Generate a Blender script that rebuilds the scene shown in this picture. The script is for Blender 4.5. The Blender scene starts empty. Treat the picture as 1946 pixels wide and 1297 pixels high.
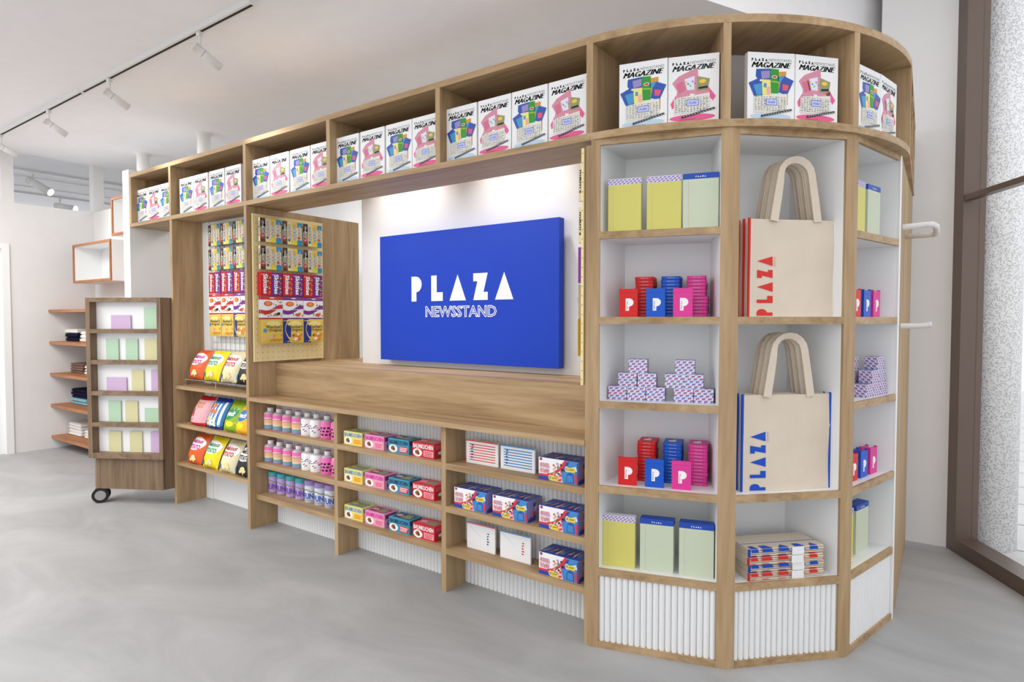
import bpy, math, random
from math import sin, cos, pi, radians
from mathutils import Vector, Matrix
random.seed(7)
COL = bpy.context.scene.collection
SC = bpy.context.scene

# ------------------------------------------------------------------ materials
def lin(c):
    c = c / 255.0
    return c / 12.92 if c <= 0.04045 else ((c + 0.055) / 1.055) ** 2.4
def rgb(t): return (lin(t[0]), lin(t[1]), lin(t[2]), 1.0)
MATS = {}
def newmat(name):
    m = bpy.data.materials.new(name); m.use_nodes = True
    nt = m.node_tree; b = nt.nodes['Principled BSDF']
    MATS[name] = m
    return m, nt, b
def plain(name, c, rough=0.5, spec=0.35, metal=0.0, vary=0.03, bump=0.0, bscale=200):
    m, nt, b = newmat(name)
    b.inputs['Roughness'].default_value = rough
    b.inputs['Specular IOR Level'].default_value = spec
    b.inputs['Metallic'].default_value = metal
    col = rgb(c)
    if vary:
        tc = nt.nodes.new('ShaderNodeTexCoord'); n = nt.nodes.new('ShaderNodeTexNoise')
        n.inputs['Scale'].default_value = 9; n.inputs['Detail'].default_value = 2
        nt.links.new(tc.outputs['Object'], n.inputs['Vector'])
        r = nt.nodes.new('ShaderNodeValToRGB')
        r.color_ramp.elements[0].position = 0.3; r.color_ramp.elements[1].position = 0.7
        r.color_ramp.elements[0].color = tuple(x * (1 - vary) for x in col[:3]) + (1,)
        r.color_ramp.elements[1].color = tuple(min(1, x * (1 + vary)) for x in col[:3]) + (1,)
        nt.links.new(n.outputs['Fac'], r.inputs['Fac']); nt.links.new(r.outputs['Color'], b.inputs['Base Color'])
    else:
        b.inputs['Base Color'].default_value = col
    if bump:
        tc = nt.nodes.new('ShaderNodeTexCoord'); n = nt.nodes.new('ShaderNodeTexNoise')
        n.inputs['Scale'].default_value = bscale; n.inputs['Detail'].default_value = 3
        nt.links.new(tc.outputs['Object'], n.inputs['Vector'])
        bp = nt.nodes.new('ShaderNodeBump'); bp.inputs['Strength'].default_value = bump; bp.inputs['Distance'].default_value = 0.002
        nt.links.new(n.outputs['Fac'], bp.inputs['Height']); nt.links.new(bp.outputs['Normal'], b.inputs['Normal'])
    return m
def wood(name, cols, scale, rot=0.0, rough=0.5):
    m, nt, b = newmat(name)
    tc = nt.nodes.new('ShaderNodeTexCoord'); mp = nt.nodes.new('ShaderNodeMapping')
    mp.inputs['Scale'].default_value = scale
    rt = nt.nodes.new('ShaderNodeMapping'); rt.inputs['Rotation'].default_value = (0, 0, rot)
    nt.links.new(tc.outputs['Object'], rt.inputs['Vector']); nt.links.new(rt.outputs['Vector'], mp.inputs['Vector'])
    n1 = nt.nodes.new('ShaderNodeTexNoise'); n1.inputs['Scale'].default_value = 1.0; n1.inputs['Detail'].default_value = 5
    n1.inputs['Roughness'].default_value = 0.6; n1.inputs['Distortion'].default_value = 0.7
    n2 = nt.nodes.new('ShaderNodeTexNoise'); n2.inputs['Scale'].default_value = 5.5; n2.inputs['Detail'].default_value = 3
    nt.links.new(mp.outputs['Vector'], n1.inputs['Vector']); nt.links.new(mp.outputs['Vector'], n2.inputs['Vector'])
    mx = nt.nodes.new('ShaderNodeMath'); mx.operation = 'MULTIPLY_ADD'; mx.inputs[1].default_value = 0.28
    nt.links.new(n2.outputs['Fac'], mx.inputs[0]); 
    ms = nt.nodes.new('ShaderNodeMath'); ms.operation = 'MULTIPLY'; ms.inputs[1].default_value = 0.72
    nt.links.new(n1.outputs['Fac'], ms.inputs[0]); nt.links.new(ms.outputs[0], mx.inputs[2])
    r = nt.nodes.new('ShaderNodeValToRGB'); e = r.color_ramp.elements
    e[0].position = 0.36; e[0].color = rgb(cols[0]); e[1].position = 0.64; e[1].color = rgb(cols[2])
    k = e.new(0.49); k.color = rgb(cols[1])
    nt.links.new(mx.outputs[0], r.inputs['Fac']); nt.links.new(r.outputs['Color'], b.inputs['Base Color'])
    b.inputs['Roughness'].default_value = rough; b.inputs['Specular IOR Level'].default_value = 0.3
    return m
OAK = [(150, 122, 88), (174, 145, 108), (190, 162, 125)]
wood('oak_upright', OAK, (11, 11, 0.9))
wood('oak_long', OAK, (0.9, 11, 13))
wood('oak_arc', OAK, (1.6, 8, 13), rot=radians(38))
wood('oak_side', OAK, (11, 0.9, 13))
WAL = [(106, 85, 65), (126, 104, 82), (142, 120, 96)]
wood('walnut_upright', WAL, (26, 26, 1.2)); wood('walnut_long', WAL, (12, 12, 20), rot=radians(30))
wood('shelf_orange', [(150, 98, 62), (168, 113, 74), (178, 124, 84)], (2, 14, 14))
wood('pegboard_ply', [(234, 210, 150), (240, 218, 160), (245, 226, 174)], (5, 5, 0.8))
plain('white_wall', (234, 233, 232), 0.7, 0.2, vary=0.01)
plain('grey_wall', (226, 224, 222), 0.75, 0.2, vary=0.012)
plain('white_lacquer', (238, 238, 237), 0.4, 0.35, vary=0.006)
plain('ceiling_paint', (243, 242, 243), 0.85, 0.1, vary=0.012)
plain('white_fixture', (226, 224, 221), 0.4, 0.4, vary=0)
plain('steel', (186, 188, 190), 0.3, 0.5, 0.85, vary=0)
plain('chrome', (220, 220, 222), 0.15, 0.5, 0.9, vary=0)
plain('black_rubber', (28, 27, 27), 0.5, 0.4, vary=0.05)
plain('hub_grey', (160, 157, 153), 0.5, 0.4, vary=0)
plain('dusk_pink', (206, 112, 138), 0.45, 0.35, vary=0)
plain('dark_gap', (60, 57, 56), 0.8, 0.1, vary=0)
plain('hole_brown', (96, 76, 44), 0.9, 0.1, vary=0)
plain('bronze_frame', (104, 88, 78), 0.35, 0.5, 0.25, vary=0.02)
plain('sign_blue', (18, 64, 192), 0.33, 0.25, vary=0)
plain('print_white', (246, 246, 246), 0.5, 0.3, vary=0)
plain('paper_white', (240, 240, 240), 0.45, 0.35, vary=0)
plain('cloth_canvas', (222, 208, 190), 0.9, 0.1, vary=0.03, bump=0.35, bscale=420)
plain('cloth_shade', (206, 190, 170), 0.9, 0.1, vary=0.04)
plain('cloth_white', (236, 234, 230), 0.9, 0.1, vary=0.03)
plain('cloth_navy', (26, 28, 56), 0.9, 0.1, vary=0.05)
plain('cloth_teal', (128, 178, 190), 0.9, 0.1, vary=0.04)
plain('cloth_brown', (128, 102, 92), 0.9, 0.1, vary=0.05)
for nm, c in dict(
    red=(214, 28, 30), deep_red=(170, 24, 28), blue=(16, 86, 196), deep_blue=(18, 60, 150), pink=(222, 58, 150), deep_pink=(190, 40, 124),
    tote_red=(216, 44, 38), tote_blue=(8, 76, 190), ink=(22, 22, 24), grey_ink=(120, 120, 124), pale_grey=(200, 200, 204),
    yellow_paper=(216, 209, 112), green_paper=(204, 213, 188), rule_grey=(204, 198, 118), rule_green=(194, 204, 182), margin=(228, 150, 140),
    pad_blue=(32, 76, 176), mint=(180, 208, 180), pastel_yellow=(212, 206, 160), lilac=(204, 176, 208),
    mm_brown=(84, 56, 52), mm_cream=(226, 214, 178), mm_yellow=(232, 214, 66), mm_blue=(46, 146, 196), candy_red=(226, 44, 66),
    candy_blue=(44, 84, 170), candy_green=(80, 180, 70), candy_orange=(238, 130, 44), sk_red=(206, 32, 40), sk_purple=(124, 40, 142),
    lime=(150, 196, 60), jb_red=(206, 44, 44), jb_purple=(124, 48, 140), w_gold=(226, 196, 92), w_light=(240, 222, 140), w_navy=(30, 52, 140), w_brown=(96, 66, 32),
    caramel=(224, 146, 56), bag_orange=(220, 92, 28), bag_yellow=(238, 220, 20), bag_cream=(228, 218, 178), bag_black=(30, 30, 32), bag_rose=(226, 170, 176),
    bag_red=(196, 24, 32), bag_sky=(30, 120, 192), bag_green=(140, 176, 30), bag_amber=(244, 180, 16), leaf=(24, 140, 84), magenta=(190, 40, 130), egg_blue=(20, 110, 176),
    potato=(238, 214, 150), bot_pink=(234, 112, 180), bot_peach=(236, 206, 170), bot_teal=(100, 160, 160), bot_slate=(130, 154, 190), bot_hot=(240, 120, 186),
    jar_purple=(184, 160, 214), jar_teal=(80, 178, 184), jar_lilac=(176, 150, 210), jar_ink=(120, 84, 170), jar_blue=(80, 110, 190),
    bk_yellow=(240, 224, 130), bk_gold=(240, 200, 60), bk_aqua=(60, 150, 200), bk_pink=(236, 150, 196), bk_hot=(222, 44, 150), bk_rose=(238, 170, 176),
    bk_blue=(60, 150, 184), bk_dark=(34, 66, 96), bk_red=(210, 42, 58), cake=(150, 96, 60), plum=(150, 40, 90), sb_blue=(48, 72, 168), sb_sky=(70, 140, 206),
    sb_red=(220, 60, 70), sb_pink=(246, 190, 206), sb_yellow=(236, 214, 60), card_red=(226, 84, 76), card_blue=(60, 140, 200), env_pink=(228, 80, 130),
    mag_shadow_blue=(190, 216, 234), mag_pink=(232, 96, 150), mag_rose=(214, 140, 160), mag_blue=(52, 84, 170), mag_sky=(70, 150, 200), mag_green=(50, 150, 50),
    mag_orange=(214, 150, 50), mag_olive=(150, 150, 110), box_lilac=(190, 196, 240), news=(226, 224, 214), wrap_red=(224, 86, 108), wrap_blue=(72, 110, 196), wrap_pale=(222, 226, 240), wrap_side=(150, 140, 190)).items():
    plain(nm, c, 0.45, 0.35, vary=0)
plain('bot_cap', (236, 236, 238), 0.35, 0.4, vary=0)
plain('bot_clear', (196, 186, 190), 0.25, 0.5, vary=0)
plain('bag_foil', (206, 204, 208), 0.25, 0.5, 0.4, vary=0)

def floor_mat():
    m, nt, b = newmat('concrete_floor')
    tc = nt.nodes.new('ShaderNodeTexCoord'); mp = nt.nodes.new('ShaderNodeMapping'); mp.inputs['Scale'].default_value = (0.8, 1.6, 1)
    mp.inputs['Rotation'].default_value = (0, 0, 0.5)
    nt.links.new(tc.outputs['Object'], mp.inputs['Vector'])
    n = nt.nodes.new('ShaderNodeTexNoise'); n.inputs['Scale'].default_value = 1.6; n.inputs['Detail'].default_value = 7
    n.inputs['Roughness'].default_value = 0.62; n.inputs['Distortion'].default_value = 0.8
    nt.links.new(mp.outputs['Vector'], n.inputs['Vector'])
    r = nt.nodes.new('ShaderNodeValToRGB'); e = r.color_ramp.elements
    e[0].position = 0.3; e[0].color = rgb((154, 154, 154)); e[1].position = 0.72; e[1].color = rgb((180, 180, 180))
    nt.links.new(n.outputs['Fac'], r.inputs['Fac']); nt.links.new(r.outputs['Color'], b.inputs['Base Color'])
    b.inputs['Roughness'].default_value = 0.5; b.inputs['Specular IOR Level'].default_value = 0.3
floor_mat()
def stucco():
    m, nt, b = newmat('rough_stucco')
    b.inputs['Base Color'].default_value = rgb((246, 246, 246)); b.inputs['Roughness'].default_value = 0.9
    tc = nt.nodes.new('ShaderNodeTexCoord')
    n = nt.nodes.new('ShaderNodeTexNoise'); n.inputs['Scale'].default_value = 105; n.inputs['Detail'].default_value = 2; n.inputs['Distortion'].default_value = 0.3
    nt.links.new(tc.outputs['Object'], n.inputs['Vector'])
    r = nt.nodes.new('ShaderNodeValToRGB'); r.color_ramp.elements[0].position = 0.33; r.color_ramp.elements[1].position = 0.47
    nt.links.new(n.outputs['Fac'], r.inputs['Fac'])
    bp = nt.nodes.new('ShaderNodeBump'); bp.inputs['Strength'].default_value = 0.8; bp.inputs['Distance'].default_value = 0.007
    nt.links.new(r.outputs['Color'], bp.inputs['Height']); nt.links.new(bp.outputs['Normal'], b.inputs['Normal'])
stucco()
def glass():
    m, nt, b = newmat('window_glass')
    out = nt.nodes['Material Output']; nt.nodes.remove(b)
    t = nt.nodes.new('ShaderNodeBsdfTransparent'); g = nt.nodes.new('ShaderNodeBsdfGlossy'); g.inputs['Roughness'].default_value = 0.02
    mx = nt.nodes.new('ShaderNodeMixShader')
    mx.inputs[0].default_value = 0.05; nt.links.new(t.outputs[0], mx.inputs[1]); nt.links.new(g.outputs[0], mx.inputs[2]); nt.links.new(mx.outputs[0], out.inputs[0])
glass()
def emit(name, c, s):
    m, nt, b = newmat(name)
    b.inputs['Base Color'].default_value = rgb(c); b.inputs['Emission Color'].default_value = rgb(c); b.inputs['Emission Strength'].default_value = s
emit('lamp_glow', (255, 250, 240), 3.0)

# ------------------------------------------------------------------ text glyph cache
GL = {}
def glyphs(s, bold=0.0, slant=0.0):
    key = (s, bold, slant)
    if key not in GL:
        cu = bpy.data.curves.new('t', 'FONT'); cu.body = s; cu.resolution_u = 2; cu.offset = bold; cu.shear = slant; cu.fill_mode = 'FRONT'
        ob = bpy.data.objects.new('t', cu); COL.objects.link(ob)
        dg = bpy.context.evaluated_depsgraph_get()
        me = bpy.data.meshes.new_from_object(ob.evaluated_get(dg))
        vs = [(v.co.x, v.co.y) for v in me.vertices]; ps = [tuple(p.vertices) for p in me.polygons]
        bpy.data.objects.remove(ob); bpy.data.curves.remove(cu); bpy.data.meshes.remove(me)
        x0 = min(v[0] for v in vs); x1 = max(v[0] for v in vs); y0 = min(v[1] for v in vs); y1 = max(v[1] for v in vs)
        GL[key] = ([((x - x0) / (x1 - x0), (y - y0) / (y1 - y0)) for x, y in vs], ps)
    return GL[key]

# ------------------------------------------------------------------ mesh builder
class MB:
    def __init__(s): s.v = []; s.f = []; s.m = []; s.mats = []; s.sm = []
    def mi(s, m):
        if m not in s.mats: s.mats.append(m)
        return s.mats.index(m)
    def face(s, pts, m, smooth=False):
        b = len(s.v); s.v += [tuple(p) for p in pts]; s.f.append(tuple(range(b, b + len(pts)))); s.m.append(s.mi(m)); s.sm.append(smooth)
    def box(s, x0, x1, y0, y1, z0, z1, m, front=None, top=None, side=None):
        b = len(s.v)
        s.v += [(x0, y0, z0), (x1, y0, z0), (x1, y1, z0), (x0, y1, z0), (x0, y0, z1), (x1, y0, z1), (x1, y1, z1), (x0, y1, z1)]
        for q, mm in (((0, 3, 2, 1), m), ((4, 5, 6, 7), top or m), ((0, 1, 5, 4), front or m), ((2, 3, 7, 6), m), ((1, 2, 6, 5), side or m), ((3, 0, 4, 7), side or m)):
            s.f.append(tuple(b + i for i in q)); s.m.append(s.mi(mm)); s.sm.append(False)
    def prism(s, poly, z0, z1, m, top=None, edges=None):
        n = len(poly); b = len(s.v)
        s.v += [(p[0], p[1], z0) for p in poly] + [(p[0], p[1], z1) for p in poly]
        s.f.append(tuple(b + i for i in reversed(range(n)))); s.m.append(s.mi(top or m)); s.sm.append(False)
        s.f.append(tuple(b + n + i for i in range(n))); s.m.append(s.mi(top or m)); s.sm.append(False)
        for i in range(n):
            j = (i + 1) % n
            s.f.append((b + i, b + j, b + n + j, b + n + i)); s.m.append(s.mi(edges[i] if edges and edges.get(i) else m)); s.sm.append(False)
    def strip(s, outer, inner, z0, z1, m):                       # a board between two polylines
        n = len(outer)
        for i in range(n - 1):
            a, b_, c, d = outer[i], outer[i + 1], inner[i + 1], inner[i]
            s.face([(a[0], a[1], z1), (b_[0], b_[1], z1), (c[0], c[1], z1), (d[0], d[1], z1)], m)
            s.face([(d[0], d[1], z0), (c[0], c[1], z0), (b_[0], b_[1], z0), (a[0], a[1], z0)], m)
            s.face([(a[0], a[1], z0), (b_[0], b_[1], z0), (b_[0], b_[1], z1), (a[0], a[1], z1)], m)
            s.face([(c[0], c[1], z0), (d[0], d[1], z0), (d[0], d[1], z1), (c[0], c[1], z1)], m)
        for k in (0, n - 1):
            a, d = outer[k], inner[k]
            s.face([(a[0], a[1], z0), (d[0], d[1], z0), (d[0], d[1], z1), (a[0], a[1], z1)], m)
    def lathe(s, prof, mats, seg=20, cx=0, cy=0, axis=None):      # prof (r,z); mats per segment
        base = len(s.v)
        for r, z in prof:
            for k in range(seg):
                a = 2 * pi * k / seg; s.v.append((cx + r * sin(a), cy - r * cos(a), z))
        for i in range(len(prof) - 1):
            mm = mats[i] if isinstance(mats, (list, tuple)) else mats
            for k in range(seg):
                j = (k + 1) % seg
                s.f.append((base + i * seg + k, base + i * seg + j, base + (i + 1) * seg + j, base + (i + 1) * seg + k)); s.m.append(s.mi(mm)); s.sm.append(True)
    def tube(s, path, r, m, seg=8, cap=True):
        path = [Vector(p) for p in path]; base = len(s.v); n = len(path); up = None
        for i, p in enumerate(path):
            t = (path[min(i + 1, n - 1)] - path[max(i - 1, 0)]).normalized()
            if up is None: up = Vector((0, 0, 1)) if abs(t.z) < 0.9 else Vector((1, 0, 0))
            a = t.cross(up).normalized(); b = a.cross(t).normalized(); up = b
            for k in range(seg):
                w = 2 * pi * k / seg; s.v.append(tuple(p + a * (r * cos(w)) + b * (r * sin(w))))
        for i in range(n - 1):
            for k in range(seg):
                j = (k + 1) % seg
                s.f.append((base + i * seg + k, base + i * seg + j, base + (i + 1) * seg + j, base + (i + 1) * seg + k)); s.m.append(s.mi(m)); s.sm.append(True)
        if cap:
            s.f.append(tuple(base + k for k in range(seg))); s.m.append(s.mi(m)); s.sm.append(False)
            s.f.append(tuple(base + (n - 1) * seg + k for k in range(seg))); s.m.append(s.mi(m)); s.sm.append(False)
    # printing on a surface: F(u, v, level) -> 3D point
    def pol(s, F, pts, m, lvl=1): s.face([F(u, v, lvl) for u, v in pts], m)
    def rect(s, F, u0, u1, v0, v1, m, lvl=1, nu=1, nv=1):
        for i in range(nu):
            for j in range(nv):
                a, b = u0 + (u1 - u0) * i / nu, u0 + (u1 - u0) * (i + 1) / nu
                c, d = v0 + (v1 - v0) * j / nv, v0 + (v1 - v0) * (j + 1) / nv
                s.pol(F, [(a, c), (b, c), (b, d), (a, d)], m, lvl)
    def ell(s, F, cu, cv, ru, rv, m, lvl=1, rot=0, seg=16, rings=1):
        c, sn = cos(rot), sin(rot)
        def P(k, q): a = 2 * pi * k / seg; x, y = ru * q * cos(a), rv * q * sin(a); return (cu + x * c - y * sn, cv + x * sn + y * c)
        if rings == 1: s.pol(F, [P(k, 1) for k in range(seg)], m, lvl)
        else:
            for q in range(rings):
                for k in range(seg):
                    q0, q1 = q / rings, (q + 1) / rings
                    s.pol(F, [P(k, q0), P(k, q1), P(k + 1, q1), P(k + 1, q0)] if q else [P(k, q1), P(k + 1, q1), (cu, cv)], m, lvl)
    def text(s, F, txt, u0, u1, v0, v1, m, lvl=2, bold=0.0, slant=0.0, rot=0):
        vs, ps = glyphs(txt, bold, slant); b = len(s.v)
        for x, y in vs:
            if rot == 90: x, y = 1 - y, x      # reads upwards
            elif rot == -90: x, y = y, 1 - x   # reads downwards
            s.v.append(tuple(F(u0 + (u1 - u0) * x, v0 + (v1 - v0) * y, lvl)))
        k = s.mi(m)
        for p in ps: s.f.append(tuple(b + i for i in p)); s.m.append(k); s.sm.append(False)
    def logo(s, F, u0, u1, v0, v1, m, lvl=2, rot=0, n=5):
        W = 5.15
        P = [(0, 0), (.28, 0), (.28, .36)] + [(.25 + .33 * sin(a), .68 - .32 * cos(a)) for a in [pi * i / 8 for i in range(9)]] + [(0, 1)]
        L = [(0, 0), (.62, 0), (.62, .34), (.3, .34), (.3, 1), (0, 1)]
        A = [(0, 0), (.84, 0), (.42, 1)]
        Z = [(0, 0), (.7, 0), (.7, .3), (.5, .3), (.7, 1), (0, 1), (0, .7), (.2, .7)]
        for off, g in ((0, P), (1.1, L), (2.07, A), (3.27, Z), (4.31, A))[:n]:
            q = []
            for x, y in g:
                x, y = (x + off) / W, y
                if rot == 90: x, y = 1 - y, x
                elif rot == -90: x, y = y, 1 - x
                q.append((u0 + (u1 - u0) * x, v0 + (v1 - v0) * y))
            s.pol(F, q, m, lvl)
    def mesh(s, name):
        me = bpy.data.meshes.new(name); me.from_pydata([tuple(v) for v in s.v], [], s.f)
        for m in s.mats: me.materials.append(MATS[m])
        me.polygons.foreach_set('material_index', s.m); me.polygons.foreach_set('use_smooth', s.sm); me.update()
        return me
    def obj(s, name, parent=None, loc=None, bevel=0):
        o = bpy.data.objects.new(name, s.mesh(name)); COL.objects.link(o)
        if parent: o.parent = parent
        if loc: o.location = loc
        if bevel:
            b = o.modifiers.new('b', 'BEVEL'); b.width = bevel; b.segments = 2; b.limit_method = 'ANGLE'; b.angle_limit = 0.9
        return o
def front(y=0.0, e=0.00035): return lambda u, v, l: (u, y - e * l, v)      # prints on a face looking along -y
def topf(z, e=0.00035): return lambda u, v, l: (u, v, z + e * l)
def sidef(x, e=0.00035): return lambda u, v, l: (x + e * l, u, v)           # face looking along +x
def sidel(x, e=0.00035): return lambda u, v, l: (x - e * l, u, v)
def cylf(r, cy=0.0, e=0.0004): return lambda u, v, l: ((r + e * l) * sin(u / r), cy - (r + e * l) * cos(u / r), v)
def tag(o, label, cat, group=None):
    o['label'] = label; o['category'] = cat
    if group: o['group'] = group
    return o
def empty(name, loc=(0, 0, 0), rz=0.0):
    o = bpy.data.objects.new(name, None); o.empty_display_size = 0.05; COL.objects.link(o); o.location = loc; o.rotation_euler = (0, 0, rz); return o
def struct(o): o['kind'] = 'structure'; return o
# prototypes: (root mesh or None, [(part name, mesh, [(sub name, mesh)])])
def place(proto, name, label, cat, loc, rz=0.0, group=None, rx=0.0, parts=True):
    rm, ch = proto
    r = bpy.data.objects.new(name, rm); COL.objects.link(r); r.location = loc; r.rotation_euler = (rx, 0, rz)
    if rm is None: r.empty_display_size = 0.03
    if parts:
        for pn, pm in ch:
            c = bpy.data.objects.new(pn, pm); COL.objects.link(c); c.parent = r
    return tag(r, label, cat, group)

# ------------------------------------------------------------------ geometry constants
V = [Vector(p) for p in ((2.285, 0), (2.7565, .1426), (3.0917, .487), (3.2038, .9434))]
Wn = [Vector(p) for p in ((2.285, .262), (2.622, .376), (2.857, .612), (2.940, .968))]
T_ = [(V[i + 1] - V[i]).normalized() for i in range(3)]
N_ = [Vector((-t.y, t.x)) for t in T_]
ANG = [math.atan2(t.y, t.x) for t in T_]
LEN = [(V[i + 1] - V[i]).length for i in range(3)]
def fpt(k, s, d, z=0.0): p = V[k] + T_[k] * s + N_[k] * d; return Vector((p.x, p.y, z))
ZS = {1: 1.5763, 2: 1.2594, 3: .9427, 4: .6232, 5: .3052}
DEND = Vector((3.176, 1.97)); TD = (DEND - V[3]).normalized(); ND = Vector((-TD.y, TD.x))

# ================================================================== SETTING
b = MB(); b.face([(-9, -6.5, 0), (8.13, -6.5, 0), (3.36, 2.07, 0), (3.36, 6, 0), (-9, 6, 0)], 'concrete_floor'); struct(b.obj('floor'))
plain('pavement', (214, 214, 212), 0.8, 0.2, vary=0.05)
b = MB(); b.face([(8.13, -6.5, 0), (14, -6.5, 0), (14, 12, 0), (3.36, 12, 0), (3.36, 2.07, 0)], 'pavement')
for k in range(14):                                  # joints between the slabs
    q = 2.2 + 0.55 * k
    b.face([(3.37, q, .001), (14, q + 1.1, .001), (14, q + 1.112, .001), (3.37, q + .012, .001)], 'grey_ink')
b.face([(3.83, 2.0, .001), (3.845, 2.0, .001), (4.05, 2.9, .001), (4.035, 2.9, .001)], 'grey_ink')
tag(b.obj('pavement'), 'pale grey slab pavement outside the brown framed window', 'pavement')
b = MB(); b.prism([(-3.75, -4.6), (-.33, -4.6), (2.375, .983), (3.145, 2.595), (-3.75, 2.595)], 2.8, 3.349, 'ceiling_paint'); struct(b.obj('ceiling'))
b = MB(); b.prism([(-3.75, -4.6), (7.2, -4.6), (3.5, 2.1), (3.5, 2.7), (-3.75, 2.7)], 3.35, 3.45, 'ceiling_paint'); struct(b.obj('ceiling_high'))
b = MB(); b.box(-9, -3.751, -6.5, 6, 2.92, 3.0, 'ceiling_paint')
for x in (-5.5, -6.15): b.box(x - .02, x + .02, -6.5, 6, 2.905, 2.92, 'ceiling_paint')
struct(b.obj('ceiling_far'))
def wallbox(name, x0, x1, y0, y1, z0, z1, m='white_wall'):
    b = MB(); b.box(x0, x1, y0, y1, z0, z1, m); return struct(b.obj(name))
# left wall with the door opening, low wall top at 2.33 and posts standing on it
b = MB(); b.box(-3.85, -3.75, -.10, .715, 0, 2.33, 'grey_wall'); b.box(-3.85, -3.75, -6.5, -1.05, 0, 2.33, 'grey_wall'); b.box(-3.85, -3.75, -1.05, -.10, 1.93, 2.33, 'grey_wall')
struct(b.obj('wall_left'))
b = MB(); b.box(-3.80, -3.738, -.148, -.09, 0, 1.946, 'white_lacquer'); b.box(-3.80, -3.738, -1.06, -1.0, 0, 1.946, 'white_lacquer'); b.box(-3.80, -3.7382, -1.0, -.148, 1.90, 1.946, 'white_lacquer')
b.box(-3.845, -3.80, -1.0, -.148, 0, 1.90, 'white_lacquer'); struct(b.obj('door_1'))
wallbox('wall_back', -3.75, -1.6, .615, .715, 0, 2.33, 'grey_wall')
for x, y, nm in ((-3.80, -.09, 'a'), (-3.795, .66, 'b')):
    b = MB(); b.box(x - .045, x + .05, y - .045, y + .05, 2.33, 2.92, 'grey_wall'); struct(b.obj('trim_%d' % (1 if nm == 'a' else 2)))
for i, (x, y) in enumerate(((-1.762, .70), (-2.856, .70))):
    b = MB(); b.lathe([(.052, 2.33), (.052, 2.78), (.075, 2.8)], 'grey_wall', 24, x, y); struct(b.obj('trim_%d' % (3 + i)))
wallbox('wall_fin', -1.605, -1.502, .0, .60, 0, 2.335)
wallbox('wall_display', .398, 2.12, .525, .60, 0.0, 2.25)
b = MB(); b.prism([(3.005, 2.07), (3.36, 2.07), (3.41, 2.17), (3.005, 2.17)], 0, 3.35, 'white_wall'); struct(b.obj('wall_right'))
b = MB(); b.prism([(-9, 2.6), (3.3, 2.6), (3.3, 2.7), (-9, 2.7)], 0, 3.35, 'white_wall'); b.box(3.3, 3.4, 2.17, 2.7, 0, 3.35, 'white_wall'); struct(b.obj('wall_rear'))
# window: bronze frame
P0 = Vector((3.36, 2.07)); w_ = Vector((.4865, -.8737)); n_ = Vector((.8737, .4865))
def wq(s, d): p = P0 + w_ * s + n_ * d; return (p.x, p.y)
root = MB(); root.prism([wq(.085, .0), wq(7, .0), wq(7, .11), wq(.085, .11)], 0, .076, 'bronze_frame')
root.prism([wq(0, 0), wq(.085, 0), wq(.085, .11), wq(0, .11)], 0, 3.35, 'bronze_frame')
root.prism([wq(.085, 0), wq(7, 0), wq(7, .11), wq(.085, .11)], 3.27, 3.35, 'bronze_frame')
root.prism([wq(.085, .004), wq(7, .004), wq(7, .05), wq(.085, .05)], 1.875, 1.903, 'bronze_frame')
for s in (2.2, 4.4): root.prism([wq(s, 0), wq(s + .085, 0), wq(s + .085, .11), wq(s, .11)], .076, 3.27, 'bronze_frame')
wr = struct(root.obj('window_1'))
g = MB(); g.prism([wq(.085, .075), wq(7, .075), wq(7, .081), wq(.085, .081)], .076, 3.27, 'window_glass'); g.obj('pane', wr)
# stucco column outside
b = MB(); b.lathe([(.001, 0), (.135, 0), (.135, 3.4), (.001, 3.4)], 'rough_stucco', 48, 3.538, 2.255)
tag(b.obj('stucco_column'), 'white round column with rough stucco standing outside the window', 'column')

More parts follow.
